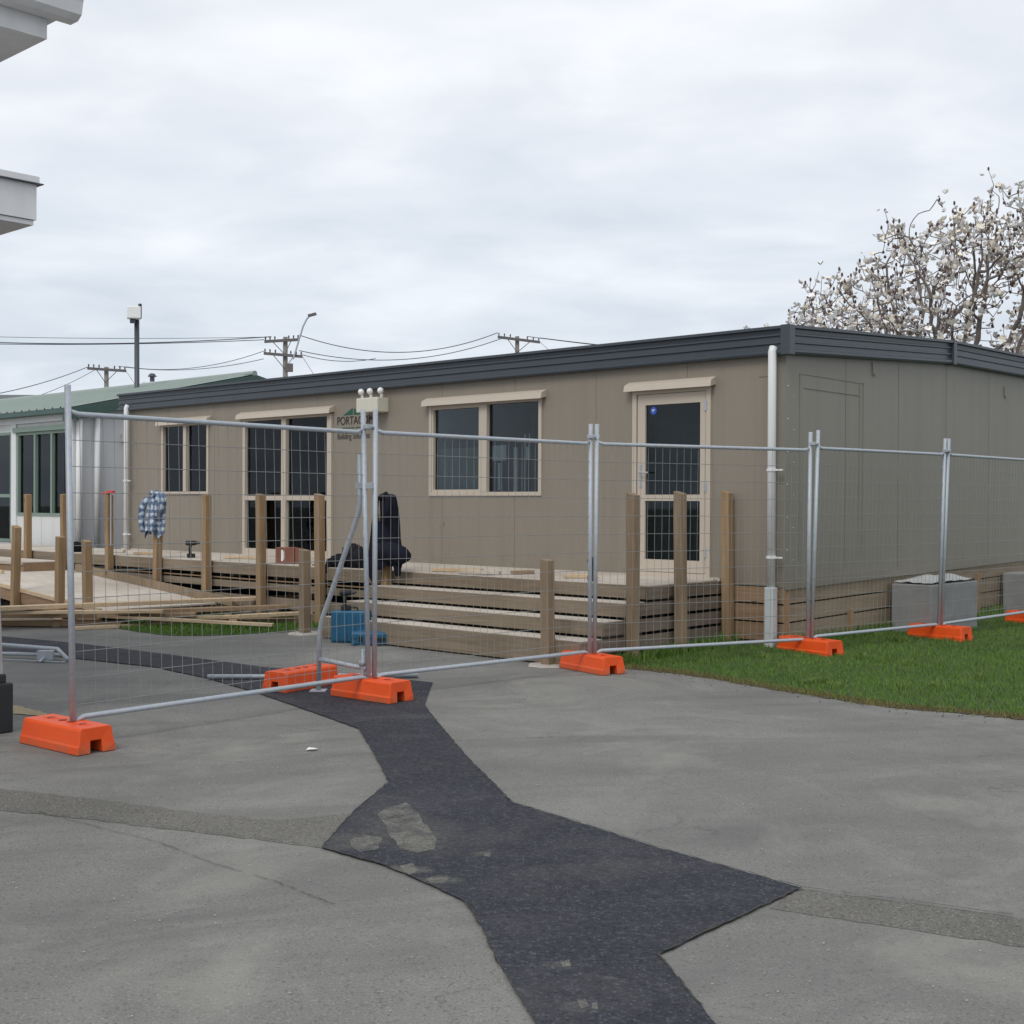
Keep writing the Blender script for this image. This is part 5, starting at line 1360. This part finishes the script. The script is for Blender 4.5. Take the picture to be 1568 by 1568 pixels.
# ------------------------------------------------------------------ light, sky, camera
SUN_EL, SUN_AZ = radians(48), radians(205)    # azimuth clockwise from +Y
wd = bpy.data.worlds.new('World'); SC.world = wd; wd.use_nodes = True; nt = wd.node_tree; nt.nodes.clear()
N = nt.nodes.new; Lk = nt.links.new
out = N('ShaderNodeOutputWorld'); bg = N('ShaderNodeBackground'); Lk(bg.outputs[0], out.inputs[0]); bg.inputs[1].default_value = .1
sky = N('ShaderNodeTexSky'); sky.sky_type = 'NISHITA'; sky.sun_disc = False; sky.sun_elevation = SUN_EL; sky.sun_rotation = SUN_AZ; sky.air_density = 1.5; sky.dust_density = 3
tc = N('ShaderNodeTexCoord'); sp = N('ShaderNodeSeparateXYZ'); Lk(tc.outputs['Generated'], sp.inputs[0])
def mth(op, a_, b_=0.0, cl=False):
    x = N('ShaderNodeMath'); x.operation = op; x.use_clamp = cl
    for i, v in enumerate((a_, b_)):
        if isinstance(v, (int, float)): x.inputs[i].default_value = v
        else: Lk(v, x.inputs[i])
    return x.outputs[0]
zc = mth('ADD', mth('MAXIMUM', sp.outputs[2], 0.0), .20)
cx_, cy_ = mth('DIVIDE', sp.outputs[0], zc), mth('DIVIDE', sp.outputs[1], zc)
cmb = N('ShaderNodeCombineXYZ'); Lk(cx_, cmb.inputs[0]); Lk(cy_, cmb.inputs[1])
mp = N('ShaderNodeMapping'); mp.inputs['Scale'].default_value = (1.15, 1.45, 1); mp.inputs['Rotation'].default_value = (0, 0, .12); Lk(cmb.outputs[0], mp.inputs[0])
def wn(scale, det, loc, dist=.0, rough=.5):
    m2 = N('ShaderNodeMapping'); m2.inputs['Location'].default_value = loc; Lk(mp.outputs[0], m2.inputs[0])
    x = N('ShaderNodeTexNoise'); x.inputs['Scale'].default_value = scale; x.inputs['Detail'].default_value = det; x.inputs['Distortion'].default_value = dist; x.inputs['Roughness'].default_value = rough; Lk(m2.outputs[0], x.inputs[0]); return x.outputs[0]
n1 = wn(1.1, 5, (3.1, 1.7, 0), .5, .52); n2 = wn(3.2, 4, (7, 2, 0), .3, .5)
mix = mth('ADD', mth('MULTIPLY', n1, .66), mth('MULTIPLY', n2, .34))
rp = N('ShaderNodeValToRGB'); Lk(mix, rp.inputs[0]); e = rp.color_ramp.elements
e[0].position = .36; e[0].color = (7.5, 8.1, 8.9, 1); e[1].position = .64; e[1].color = (10.2, 10.45, 10.9, 1)
el = rp.color_ramp.elements.new(.5); el.color = (8.7, 9.1, 9.75, 1)
# brighter overhead, slightly dimmer and bluer near the horizon
gr = N('ShaderNodeValToRGB'); Lk(sp.outputs[2], gr.inputs[0]); g_ = gr.color_ramp.elements
g_[0].position = 0.0; g_[0].color = (.86, .90, .94, 1); g_[1].position = .40; g_[1].color = (1.02, 1.01, 1.0, 1)
mm = N('ShaderNodeMix'); mm.data_type = 'RGBA'; mm.blend_type = 'MULTIPLY'; mm.inputs[0].default_value = 1; Lk(rp.outputs[0], mm.inputs[6]); Lk(gr.outputs[0], mm.inputs[7])
m3 = N('ShaderNodeMix'); m3.data_type = 'RGBA'; m3.inputs[0].default_value = .93; Lk(sky.outputs[0], m3.inputs[6]); Lk(mm.outputs[2], m3.inputs[7]); Lk(m3.outputs[2], bg.inputs[0])
ld_ = bpy.data.lights.new('sun', 'SUN'); ld_.energy = 1.3; ld_.angle = radians(25); ld_.color = (1, .97, .92)
sn = bpy.data.objects.new('sun', ld_); COL.objects.link(sn)
dv = Vector((sin(SUN_AZ)*cos(SUN_EL), cos(SUN_AZ)*cos(SUN_EL), sin(SUN_EL)))
sn.rotation_euler = dv.to_track_quat('Z', 'Y').to_euler(); sn.location = (0, -5, 20)

cam = bpy.data.cameras.new('camera'); co = bpy.data.objects.new('camera', cam); COL.objects.link(co); SC.camera = co
cam.sensor_width = 36; cam.sensor_fit = 'HORIZONTAL'; cam.lens = 36*FOC/1568; cam.clip_end = 2000; cam.clip_start = .05
fw = Vector((0, cos(PIT), -sin(PIT))); rt = Vector((1, 0, 0)); up = Vector((0, sin(PIT), cos(PIT)))
r2 = rt*cos(ROL)+up*sin(ROL); u2 = up*cos(ROL)-rt*sin(ROL)
mw = Matrix.Identity(4)
for i in range(3): mw[i][0] = r2[i]; mw[i][1] = u2[i]; mw[i][2] = -fw[i]
mw[2][3] = H; co.matrix_world = mw
SC.cycles.max_bounces = 7; SC.cycles.transparent_max_bounces = 10; SC.cycles.diffuse_bounces = 3; SC.cycles.glossy_bounces = 3
SC.view_settings.view_transform = 'Standard'; SC.view_settings.look = 'None'; SC.view_settings.exposure = 0; SC.view_settings.gamma = 1
SC.render.resolution_x = SC.render.resolution_y = 1024
